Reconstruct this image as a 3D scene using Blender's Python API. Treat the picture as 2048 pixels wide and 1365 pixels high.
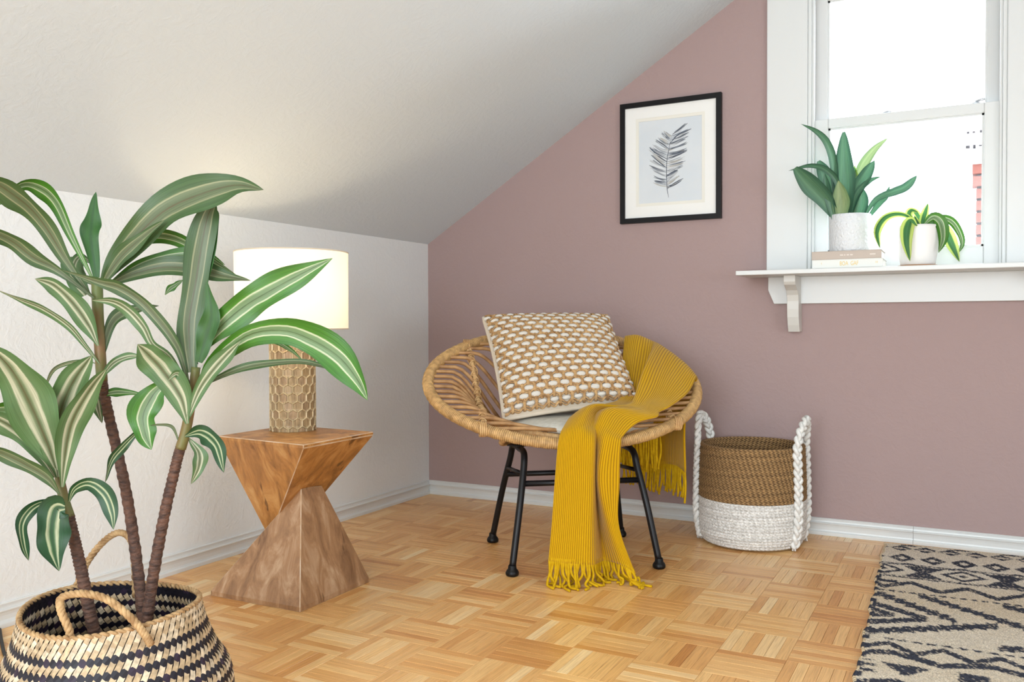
import bpy, bmesh, math, random
import numpy as np
from mathutils import Vector, Matrix

for o in list(bpy.data.objects): bpy.data.objects.remove(o)
scn = bpy.context.scene
col = scn.collection
random.seed(7); rng = np.random.default_rng(7)

# ------------------------------------------------------------------ camera
CAM = np.array([2.2734, -3.4552, 0.80]); FPX = 1738.1
YAW, PITCH, ROLL = 0.4861, -0.0188, -0.0031
_f = np.array([-math.sin(YAW)*math.cos(PITCH), math.cos(YAW)*math.cos(PITCH), math.sin(PITCH)])
_r = np.array([math.cos(YAW), math.sin(YAW), 0.0]); _u = np.cross(_r, _f)
RGT = math.cos(ROLL)*_r + math.sin(ROLL)*_u
UPV = -math.sin(ROLL)*_r + math.cos(ROLL)*_u
FWD = _f
cd = bpy.data.cameras.new('camera'); cam = bpy.data.objects.new('camera', cd); col.objects.link(cam)
cd.sensor_fit = 'HORIZONTAL'; cd.sensor_width = 36.0; cd.lens = FPX/2048*36.0
cd.clip_start = 0.05; cd.clip_end = 200
cam.matrix_world = Matrix(((RGT[0], UPV[0], -FWD[0], CAM[0]), (RGT[1], UPV[1], -FWD[1], CAM[1]),
                           (RGT[2], UPV[2], -FWD[2], CAM[2]), (0, 0, 0, 1)))
scn.camera = cam

# ------------------------------------------------------------------ world, lights, exposure
w = bpy.data.worlds.new('overcast_sky'); scn.world = w; w.use_nodes = True
bg = w.node_tree.nodes['Background']; bg.inputs[0].default_value = (0.90, 0.95, 1.0, 1); bg.inputs[1].default_value = 3.2

def area(name, loc, rot, sx, sy, power, color):
    l = bpy.data.lights.new(name, 'AREA'); l.shape = 'RECTANGLE'; l.size = sx; l.size_y = sy
    l.energy = power; l.color = color
    o = bpy.data.objects.new(name, l); col.objects.link(o); o.location = loc; o.rotation_euler = rot
    return o
# cool fill lights added out of view, at the rear and on the right
area('rear_fill', (2.05, -5.42, 1.2), (math.radians(90), 0, 0), 2.3, 1.9, 98, (0.83, 0.925, 1.0))
area('right_fill', (4.0, -2.6, 1.35), (math.radians(90), 0, math.radians(90)), 1.5, 1.3, 44, (0.84, 0.93, 1.0))
area('gable_window_daylight', (2.05, 0.16, 1.55), (math.radians(-90), 0, 0), 0.6, 1.05, 20, (0.80, 0.90, 1.0))

vs = scn.view_settings
vs.view_transform = 'Standard'; vs.look = 'None'; vs.gamma = 1.0; vs.use_curve_mapping = False
vs.exposure = 0.16
scn.display_settings.display_device = 'sRGB'

# ------------------------------------------------------------------ measuring helpers
def at(px, py, depth):
    """world point seen at photo pixel (px,py), depth metres along the optical axis"""
    d = FWD + RGT*((px-1024)/FPX) - UPV*((py-682.5)/FPX)
    return CAM + d*depth
def onplane(px, py, ax, val):
    d = FWD + RGT*((px-1024)/FPX) - UPV*((py-682.5)/FPX)
    return CAM + d*((val-CAM[ax])/d[ax])
def depth_of(p): return float((np.array(p)-CAM) @ FWD)

def lin(r, g, b):
    def c(x):
        x /= 255.0
        return x/12.92 if x <= 0.04045 else ((x+0.055)/1.055)**2.4
    return (c(r), c(g), c(b), 1.0)

# ------------------------------------------------------------------ materials
def newmat(name):
    m = bpy.data.materials.new(name); m.use_nodes = True
    nt = m.node_tree; return m, nt, nt.nodes['Principled BSDF']
def N(nt, t, **kw):
    n = nt.nodes.new(t)
    for k, v in kw.items():
        if k in n.inputs.keys(): n.inputs[k].default_value = v
        else: setattr(n, k, v)
    return n
def ramp(nt, stops):
    r = nt.nodes.new('ShaderNodeValToRGB'); e = r.color_ramp.elements
    while len(e) < len(stops): e.new(0.5)
    for i, (p, c) in enumerate(stops): e[i].position = p; e[i].color = c
    return r
def mat(name, c, rough=0.6, c2=None, vscale=8.0, stretch=(1, 1, 1), bump=None, coat=0.0, spec=0.5, metal=0.0, lo=0.35, hi=0.65, detail=4.0):
    m, nt, p = newmat(name); L = nt.links.new
    p.inputs['Base Color'].default_value = c; p.inputs['Roughness'].default_value = rough
    p.inputs['Metallic'].default_value = metal; p.inputs['Specular IOR Level'].default_value = spec
    p.inputs['Coat Weight'].default_value = coat
    tc = N(nt, 'ShaderNodeTexCoord'); mp = N(nt, 'ShaderNodeMapping'); mp.inputs['Scale'].default_value = stretch
    L(tc.outputs['Object'], mp.inputs['Vector'])
    if c2:
        n = N(nt, 'ShaderNodeTexNoise', Scale=vscale, Detail=detail); L(mp.outputs[0], n.inputs['Vector'])
        r = ramp(nt, [(lo, c), (hi, c2)]); L(n.outputs['Fac'], r.inputs[0]); L(r.outputs[0], p.inputs['Base Color'])
    if bump:
        n2 = N(nt, 'ShaderNodeTexNoise', Scale=bump[0], Detail=3.0); L(mp.outputs[0], n2.inputs['Vector'])
        b = N(nt, 'ShaderNodeBump', Strength=bump[1], Distance=bump[2]); L(n2.outputs['Fac'], b.inputs['Height']); L(b.outputs[0], p.inputs['Normal'])
    return m
def plaster(name, c, strength):
    m, nt, p = newmat(name); L = nt.links.new
    p.inputs['Base Color'].default_value = c; p.inputs['Roughness'].default_value = 0.7; p.inputs['Specular IOR Level'].default_value = 0.3
    tc = N(nt, 'ShaderNodeTexCoord')
    wv = N(nt, 'ShaderNodeTexNoise', Scale=9.0, Detail=2.0); L(tc.outputs['Object'], wv.inputs['Vector'])
    mx = N(nt, 'ShaderNodeVectorMath', operation='ADD'); sc = N(nt, 'ShaderNodeVectorMath', operation='SCALE'); sc.inputs['Scale'].default_value = 0.12
    L(wv.outputs['Color'], sc.inputs[0]); L(tc.outputs['Object'], mx.inputs[0]); L(sc.outputs[0], mx.inputs[1])
    n1 = N(nt, 'ShaderNodeTexNoise', Scale=48.0, Detail=4.0, Roughness=0.55); L(mx.outputs[0], n1.inputs['Vector'])
    r = ramp(nt, [(0.42, (0, 0, 0, 1)), (0.62, (1, 1, 1, 1))]); L(n1.outputs['Fac'], r.inputs[0])
    b = N(nt, 'ShaderNodeBump', Strength=strength, Distance=0.004); L(r.outputs[0], b.inputs['Height']); L(b.outputs[0], p.inputs['Normal'])
    return m
def attr_mat(name, rough=0.8, bump=None, noise=0.0, spec=0.4):
    m, nt, p = newmat(name); L = nt.links.new
    a = N(nt, 'ShaderNodeAttribute', attribute_name='Col'); p.inputs['Roughness'].default_value = rough
    p.inputs['Specular IOR Level'].default_value = spec
    out = a.outputs['Color']
    tc = N(nt, 'ShaderNodeTexCoord')
    if noise:
        n = N(nt, 'ShaderNodeTexNoise', Scale=noise, Detail=4.0); L(tc.outputs['Object'], n.inputs['Vector'])
        r = ramp(nt, [(0.3, (0.62, 0.6, 0.58, 1)), (0.7, (1.15, 1.15, 1.15, 1))]); L(n.outputs['Fac'], r.inputs[0])
        x = N(nt, 'ShaderNodeMix', data_type='RGBA', blend_type='MULTIPLY'); x.inputs['Factor'].default_value = 1.0
        L(out, x.inputs['A']); L(r.outputs[0], x.inputs['B']); out = x.outputs['Result']
    L(out, p.inputs['Base Color'])
    if bump:
        n2 = N(nt, 'ShaderNodeTexNoise', Scale=bump[0], Detail=2.0); L(tc.outputs['Object'], n2.inputs['Vector'])
        b = N(nt, 'ShaderNodeBump', Strength=bump[1], Distance=bump[2]); L(n2.outputs['Fac'], b.inputs['Height']); L(b.outputs[0], p.inputs['Normal'])
    return m
def leaf_mat(name, stops, gloss=0.42, trans=0.18, fibre=40.0):
    """stops: list of (distance from the midrib 0..1, colour)"""
    m, nt, p = newmat(name); L = nt.links.new
    uv = N(nt, 'ShaderNodeUVMap', uv_map='UVMap'); sx = N(nt, 'ShaderNodeSeparateXYZ'); L(uv.outputs[0], sx.inputs[0])
    s1 = N(nt, 'ShaderNodeMath', operation='SUBTRACT'); s1.inputs[1].default_value = 0.5; L(sx.outputs['Y'], s1.inputs[0])
    s2 = N(nt, 'ShaderNodeMath', operation='ABSOLUTE'); L(s1.outputs[0], s2.inputs[0])
    s3 = N(nt, 'ShaderNodeMath', operation='MULTIPLY'); s3.inputs[1].default_value = 2.0; L(s2.outputs[0], s3.inputs[0])
    mp = N(nt, 'ShaderNodeMapping'); mp.inputs['Scale'].default_value = (3.0, fibre, 1); L(uv.outputs[0], mp.inputs['Vector'])
    oi = N(nt, 'ShaderNodeObjectInfo'); ad = N(nt, 'ShaderNodeVectorMath', operation='ADD'); L(mp.outputs[0], ad.inputs[0]); L(oi.outputs['Random'], ad.inputs[1])
    n = N(nt, 'ShaderNodeTexNoise', Scale=1.0, Detail=3.0); L(ad.outputs[0], n.inputs['Vector'])
    mp2 = N(nt, 'ShaderNodeMapping'); mp2.inputs['Scale'].default_value = (5.0, 2.0, 1); L(uv.outputs[0], mp2.inputs['Vector'])
    nw = N(nt, 'ShaderNodeTexNoise', Scale=1.0, Detail=2.0); L(mp2.outputs[0], nw.inputs['Vector'])
    a1 = N(nt, 'ShaderNodeMath', operation='MULTIPLY_ADD'); a1.inputs[1].default_value = 0.14; L(nw.outputs['Fac'], a1.inputs[0]); L(s3.outputs[0], a1.inputs[2])
    a2 = N(nt, 'ShaderNodeMath', operation='SUBTRACT'); a2.inputs[1].default_value = 0.07; L(a1.outputs[0], a2.inputs[0])
    r = ramp(nt, stops); L(a2.outputs[0], r.inputs[0])
    rr = ramp(nt, [(0.3, (0.48, 0.5, 0.46, 1)), (0.7, (0.92, 0.92, 0.9, 1))]); L(n.outputs['Fac'], rr.inputs[0])
    x = N(nt, 'ShaderNodeMix', data_type='RGBA', blend_type='MULTIPLY'); x.inputs['Factor'].default_value = 0.8
    L(r.outputs[0], x.inputs['A']); L(rr.outputs[0], x.inputs['B'])
    L(x.outputs['Result'], p.inputs['Base Color']); p.inputs['Roughness'].default_value = gloss
    b = N(nt, 'ShaderNodeBump', Strength=0.25, Distance=0.002); L(n.outputs['Fac'], b.inputs['Height']); L(b.outputs[0], p.inputs['Normal'])
    tr = N(nt, 'ShaderNodeBsdfTranslucent'); L(x.outputs['Result'], tr.inputs['Color'])
    ms = N(nt, 'ShaderNodeMixShader'); ms.inputs[0].default_value = trans
    L(p.outputs[0], ms.inputs[1]); L(tr.outputs[0], ms.inputs[2]); L(ms.outputs[0], nt.nodes['Material Output'].inputs['Surface'])
    return m

M = {}
M['mauve'] = plaster('mauve_plaster', lin(164, 141, 138), 0.14)
M['white_wall'] = plaster('warm_white_plaster', lin(223, 224, 223), 0.2)
M['ceiling'] = plaster('ceiling_plaster', lin(206, 214, 219), 0.14)
M['trim'] = mat('white_trim_paint', lin(214, 215, 213), 0.38, bump=(30, 0.05, 0.002))
M['bracket'] = mat('cream_trim_paint', lin(208, 206, 200), 0.4)
M['gap'] = mat('parquet_gap', lin(96, 62, 34), 0.8)
M['black_metal'] = mat('black_powder_coat', lin(11, 11, 15), 0.4, spec=0.35)
M['black_plastic'] = mat('black_plastic', lin(8, 8, 9), 0.45, spec=0.3)
M['rattan'] = mat('rattan_cane', lin(170, 126, 80), 0.5, lin(204, 164, 112), 30, (1, 1, 1), bump=(90, 0.3, 0.002))
M['wrap'] = mat('rattan_wrapping', lin(176, 132, 84), 0.5, lin(216, 178, 124), 40, (1, 1, 1), bump=(120, 0.3, 0.002))
M['rod'] = mat('rattan_rod', lin(150, 108, 66), 0.5, lin(190, 146, 96), 24, (1, 1, 1))
M['linen'] = mat('oatmeal_linen', lin(196, 192, 180), 0.9, lin(210, 206, 195), 60, bump=(260, 0.25, 0.001))
M['cream'] = mat('cream_cotton', lin(214, 200, 180), 0.9, bump=(200, 0.2, 0.001))
M['wool'] = mat('white_wool', lin(216, 210, 200), 0.95, bump=(300, 0.4, 0.001))
M['jute'] = mat('jute_cord', lin(150, 110, 68), 0.85, lin(206, 168, 118), 70, bump=(320, 0.7, 0.002))
M['cotton'] = mat('white_cotton_cord', lin(214, 212, 206), 0.95, lin(236, 234, 229), 90, bump=(300, 0.6, 0.002))
M['handle'] = mat('seagrass_handle', lin(140, 104, 64), 0.75, lin(192, 158, 112), 60, bump=(150, 0.5, 0.002))
M['bark'] = mat('brown_bark', lin(54, 34, 26), 0.7, lin(98, 66, 50), 60, (1, 1, 2.5), bump=(90, 0.8, 0.004))
M['sheath'] = mat('leaf_sheath', lin(92, 104, 52), 0.55, lin(120, 84, 50), 20, (1, 1, 0.5))
M['soil'] = mat('dark_soil', lin(34, 26, 20), 0.95, bump=(60, 1.0, 0.01))
M['frame'] = mat('black_frame', lin(9, 7, 8), 0.45, spec=0.25)
M['mat_board'] = mat('ivory_mount_board', lin(234, 233, 229), 0.85)
M['mat_line'] = mat('cream_mount_line', lin(228, 225, 215), 0.85)
M['paper'] = mat('pale_grey_paper', lin(216, 219, 221), 0.85, lin(207, 213, 218), 6)
M['ink'] = attr_mat('watercolour_ink', 0.85)
M['pot_rough'] = mat('textured_white_glaze', lin(222, 224, 226), 0.35, bump=(120, 0.9, 0.006))
M['pot'] = mat('smooth_white_ceramic', lin(238, 234, 230), 0.42)
M['coaster'] = mat('wood_saucer', lin(172, 122, 78), 0.6)
M['pages'] = mat('book_pages', lin(240, 236, 226), 0.9)
M['book_tan'] = mat('taupe_book_cloth', lin(190, 176, 164), 0.7)
M['book_white'] = mat('white_book_cloth', lin(228, 228, 222), 0.7)
M['gold'] = mat('yellow_lettering', lin(226, 194, 104), 0.6)
M['silver'] = mat('pale_lettering', lin(216, 206, 196), 0.6)
M['lock'] = mat('sash_lock_metal', lin(200, 204, 208), 0.35, metal=0.5)
M['brick'] = mat('red_brick', lin(158, 104, 94), 0.9, lin(146, 90, 80), 12, bump=(60, 0.4, 0.004))
M['mortar'] = mat('dark_mortar', lin(48, 46, 50), 0.95, lin(96, 92, 94), 30)
M['blown_out'] = mat('blown_out_chimney_white', lin(235, 235, 235), 0.9)  # white colour puts in the overexposure of the upper chimney
M['brass'] = mat('lamp_neck_metal', lin(190, 160, 110), 0.35, metal=0.8)

# lamp shade: thin fabric that lets the bulb's light through
m, nt, p = newmat('linen_lamp_shade'); L = nt.links.new
p.inputs['Base Color'].default_value = lin(244, 240, 226); p.inputs['Roughness'].default_value = 0.9
tr = N(nt, 'ShaderNodeBsdfTranslucent'); tr.inputs['Color'].default_value = lin(250, 247, 236)
ms = N(nt, 'ShaderNodeMixShader'); ms.inputs[0].default_value = 0.25
L(p.outputs[0], ms.inputs[1]); L(tr.outputs[0], ms.inputs[2]); L(ms.outputs[0], nt.nodes['Material Output'].inputs['Surface'])
M['shade'] = m
m, nt, p = newmat('warm_bulb'); p.inputs['Emission Color'].default_value = (1, 0.82, 0.55, 1); p.inputs['Emission Strength'].default_value = 12
M['bulb'] = m
# window glass
m, nt, p = newmat('clear_glass'); L = nt.links.new
gl = N(nt, 'ShaderNodeBsdfGlossy', Roughness=0.02); tp = N(nt, 'ShaderNodeBsdfTransparent'); fr = N(nt, 'ShaderNodeFresnel', IOR=1.3)
ms = N(nt, 'ShaderNodeMixShader'); L(fr.outputs[0], ms.inputs[0]); L(tp.outputs[0], ms.inputs[1]); L(gl.outputs[0], ms.inputs[2])
L(ms.outputs[0], nt.nodes['Material Output'].inputs['Surface']); M['glass'] = m
# parquet slats: tone from object colour x vertex colour, grain along U
m, nt, p = newmat('oak_parquet'); L = nt.links.new
oi = N(nt, 'ShaderNodeObjectInfo'); at_ = N(nt, 'ShaderNodeAttribute', attribute_name='Col')
mu = N(nt, 'ShaderNodeMath', operation='MULTIPLY'); sp = N(nt, 'ShaderNodeSeparateColor'); L(oi.outputs['Color'], sp.inputs[0])
sp2 = N(nt, 'ShaderNodeSeparateColor'); L(at_.outputs['Color'], sp2.inputs[0]); L(sp.outputs[0], mu.inputs[0]); L(sp2.outputs[0], mu.inputs[1])
uv = N(nt, 'ShaderNodeUVMap', uv_map='UVMap')
sc = N(nt, 'ShaderNodeVectorMath', operation='SCALE'); sc.inputs[0].default_value = (37, 91, 0); L(oi.outputs['Random'], sc.inputs['Scale'])
ad = N(nt, 'ShaderNodeVectorMath', operation='ADD'); L(uv.outputs[0], ad.inputs[0]); L(sc.outputs[0], ad.inputs[1])
mp = N(nt, 'ShaderNodeMapping'); mp.inputs['Scale'].default_value = (10, 260, 1); L(ad.outputs[0], mp.inputs['Vector'])
n = N(nt, 'ShaderNodeTexNoise', Scale=1.0, Detail=5.0, Roughness=0.6, Distortion=0.6); L(mp.outputs[0], n.inputs['Vector'])
r = ramp(nt, [(0.0, lin(194, 130, 68)), (0.35, lin(222, 166, 100)), (0.65, lin(236, 190, 126)), (1.0, lin(248, 220, 170))]); L(mu.outputs[0], r.inputs[0])
g = ramp(nt, [(0.3, (0.70, 0.62, 0.54, 1)), (0.55, (1, 1, 1, 1)), (0.75, (1.14, 1.13, 1.1, 1))]); L(n.outputs['Fac'], g.inputs[0])
x = N(nt, 'ShaderNodeMix', data_type='RGBA', blend_type='MULTIPLY'); x.inputs['Factor'].default_value = 0.85
L(r.outputs[0], x.inputs['A']); L(g.outputs[0], x.inputs['B']); L(x.outputs['Result'], p.inputs['Base Color'])
p.inputs['Roughness'].default_value = 0.34; p.inputs['Coat Weight'].default_value = 0.25; p.inputs['Coat Roughness'].default_value = 0.22
M['oak'] = m
# carved table wood
def table_wood(name, a, b, c):
    m, nt, p = newmat(name); L = nt.links.new
    tc = N(nt, 'ShaderNodeTexCoord'); mp = N(nt, 'ShaderNodeMapping'); mp.inputs['Scale'].default_value = (9, 9, 2.2); L(tc.outputs['Object'], mp.inputs['Vector'])
    n = N(nt, 'ShaderNodeTexNoise', Scale=2.2, Detail=8.0, Roughness=0.65, Distortion=0.7); L(mp.outputs[0], n.inputs['Vector'])
    r = ramp(nt, [(0.3, a), (0.52, b), (0.75, c)]); L(n.outputs['Fac'], r.inputs[0])
    mp3 = N(nt, 'ShaderNodeMapping'); mp3.inputs['Scale'].default_value = (22, 22, 1.6); L(tc.outputs['Object'], mp3.inputs['Vector'])
    v = N(nt, 'ShaderNodeTexNoise', Scale=1.0, Detail=2.0, Distortion=0.4); L(mp3.outputs[0], v.inputs['Vector'])
    cr = ramp(nt, [(0.30, (0.25, 0.2, 0.17, 1)), (0.325, (1, 1, 1, 1))]); L(v.outputs['Fac'], cr.inputs[0])
    x = N(nt, 'ShaderNodeMix', data_type='RGBA', blend_type='MULTIPLY'); x.inputs['Factor'].default_value = 0.8
    L(r.outputs[0], x.inputs['A']); L(cr.outputs[0], x.inputs['B']); L(x.outputs['Result'], p.inputs['Base Color'])
    n3 = N(nt, 'ShaderNodeTexNoise', Scale=90.0, Detail=4.0); L(tc.outputs['Object'], n3.inputs['Vector'])
    bb = N(nt, 'ShaderNodeBump', Strength=0.25, Distance=0.003); L(n3.outputs['Fac'], bb.inputs['Height']); L(bb.outputs[0], p.inputs['Normal'])
    p.inputs['Roughness'].default_value = 0.42
    return m
M['table_up'] = table_wood('amber_carved_wood', lin(118, 74, 34), lin(176, 120, 60), lin(208, 160, 100))
M['table_low'] = table_wood('grey_brown_carved_wood', lin(112, 78, 52), lin(164, 124, 88), lin(204, 174, 142))
M['worn'] = mat('worn_wood_edge', lin(186, 150, 112), 0.5, lin(206, 184, 160), 25)
# lamp body ceramic: brushed bronze-beige
m, nt, p = newmat('brushed_beige_ceramic'); L = nt.links.new
a_ = N(nt, 'ShaderNodeAttribute', attribute_name='Col'); tc = N(nt, 'ShaderNodeTexCoord'); mp = N(nt, 'ShaderNodeMapping'); mp.inputs['Scale'].default_value = (160, 160, 14)
L(tc.outputs['Object'], mp.inputs['Vector']); n = N(nt, 'ShaderNodeTexNoise', Scale=1.6, Detail=4.0); L(mp.outputs[0], n.inputs['Vector'])
g = ramp(nt, [(0.32, (0.50, 0.46, 0.40, 1)), (0.62, (1.1, 1.1, 1.1, 1))]); L(n.outputs['Fac'], g.inputs[0])
x = N(nt, 'ShaderNodeMix', data_type='RGBA', blend_type='MULTIPLY'); x.inputs['Factor'].default_value = 0.9
L(a_.outputs['Color'], x.inputs['A']); L(g.outputs[0], x.inputs['B']); L(x.outputs['Result'], p.inputs['Base Color'])
p.inputs['Roughness'].default_value = 0.42; p.inputs['Metallic'].default_value = 0.15
M['honeycomb'] = m
# knitted throw: ribs across V
m, nt, p = newmat('mustard_rib_knit'); L = nt.links.new
uv = N(nt, 'ShaderNodeUVMap', uv_map='UVMap'); sx = N(nt, 'ShaderNodeSeparateXYZ'); L(uv.outputs[0], sx.inputs[0])
k = N(nt, 'ShaderNodeMath', operation='MULTIPLY'); k.inputs[1].default_value = 2*math.pi*42; L(sx.outputs['Y'], k.inputs[0])
s_ = N(nt, 'ShaderNodeMath', operation='SINE'); L(k.outputs[0], s_.inputs[0])
tc = N(nt, 'ShaderNodeTexCoord'); n = N(nt, 'ShaderNodeTexNoise', Scale=420.0, Detail=2.0); L(tc.outputs['Object'], n.inputs['Vector'])
ad = N(nt, 'ShaderNodeMath', operation='MULTIPLY_ADD'); ad.inputs[1].default_value = 0.5; L(n.outputs['Fac'], ad.inputs[0]); L(s_.outputs[0], ad.inputs[2])
b = N(nt, 'ShaderNodeBump', Strength=0.4, Distance=0.002); L(ad.outputs[0], b.inputs['Height']); L(b.outputs[0], p.inputs['Normal'])
r = ramp(nt, [(0.0, lin(140, 98, 2)), (0.30, lin(196, 148, 8)), (1.0, lin(202, 155, 10))])
mr = N(nt, 'ShaderNodeMapRange'); mr.inputs['From Min'].default_value = -1; L(s_.outputs[0], mr.inputs['Value']); L(mr.outputs[0], r.inputs[0]); L(r.outputs[0], p.inputs['Base Color'])
p.inputs['Roughness'].default_value = 0.95; p.inputs['Specular IOR Level'].default_value = 0.15
p.inputs['Sheen Weight'].default_value = 0.15
M['throw'] = m
M['fringe'] = mat('mustard_yarn', lin(188, 146, 14), 0.95, lin(204, 164, 22), 80, bump=(400, 0.4, 0.001), spec=0.15)
G1, G2, G3 = lin(62, 120, 52), lin(46, 92, 44), lin(92, 132, 76)
CR, OL = lin(226, 220, 182), lin(96, 98, 62)
M['leaf_bright'] = leaf_mat('bright_striped_leaf', [(0.0, lin(66, 92, 42)), (0.06, lin(112, 140, 92)), (0.28, lin(128, 158, 112)), (0.36, lin(222, 224, 190)), (0.43, lin(74, 134, 36)), (1.0, lin(56, 112, 28))])
M['leaf_cream'] = leaf_mat('cream_striped_leaf', [(0.0, lin(92, 90, 58)), (0.12, lin(122, 140, 104)), (0.27, lin(200, 200, 172)), (0.37, lin(206, 205, 178)), (0.44, lin(104, 134, 90)), (1.0, lin(80, 118, 68))])
M['leaf_dark'] = leaf_mat('dark_striped_leaf', [(0.0, lin(40, 76, 42)), (0.12, lin(56, 100, 54)), (0.28, lin(200, 202, 166)), (0.35, lin(180, 188, 146)), (0.40, lin(42, 86, 48)), (1.0, lin(30, 70, 38))])
M['leaf_under'] = leaf_mat('grey_green_leaf', [(0.0, lin(92, 80, 54)), (0.07, lin(98, 112, 78)), (0.36, lin(112, 124, 92)), (0.42, lin(168, 168, 130)), (0.50, lin(78, 104, 62)), (1.0, lin(62, 94, 48))])
M['leaf_plain'] = leaf_mat('plain_green_leaf', [(0.0, lin(44, 86, 40)), (0.3, lin(58, 106, 48)), (0.7, lin(52, 100, 42)), (0.9, lin(42, 90, 38)), (1.0, lin(70, 122, 52))])
M['leaf_snake'] = leaf_mat('snake_plant_leaf', [(0.0, lin(84, 130, 100)), (0.3, lin(96, 142, 108)), (0.6, lin(80, 126, 98)), (0.85, lin(64, 110, 86)), (1.0, lin(60, 102, 80))], 0.4, 0.15)
M['leaf_snake_pale'] = leaf_mat('pale_snake_plant_leaf', [(0.0, lin(150, 172, 118)), (0.3, lin(164, 184, 130)), (0.6, lin(148, 172, 118)), (0.85, lin(128, 158, 104)), (1.0, lin(118, 150, 96))], 0.45, 0.2)
M['leaf_lime'] = leaf_mat('lime_edged_leaf', [(0.0, lin(70, 120, 70)), (0.2, lin(60, 112, 62)), (0.45, lin(66, 120, 58)), (0.56, lin(196, 214, 110)), (0.8, lin(206, 222, 120)), (1.0, lin(188, 210, 96))], 0.45, 0.35)
M['weave'] = attr_mat('basket_weave', 0.55, noise=120)
M['rug'] = attr_mat('flatweave_jute', 0.95, bump=(500, 0.8, 0.002), noise=260, spec=0.1)
M['wrapcol'] = attr_mat('wrapped_cane', 0.5, noise=60)
M['coil'] = attr_mat('coiled_rope', 0.9, bump=(260, 0.6, 0.002), noise=160)

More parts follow.
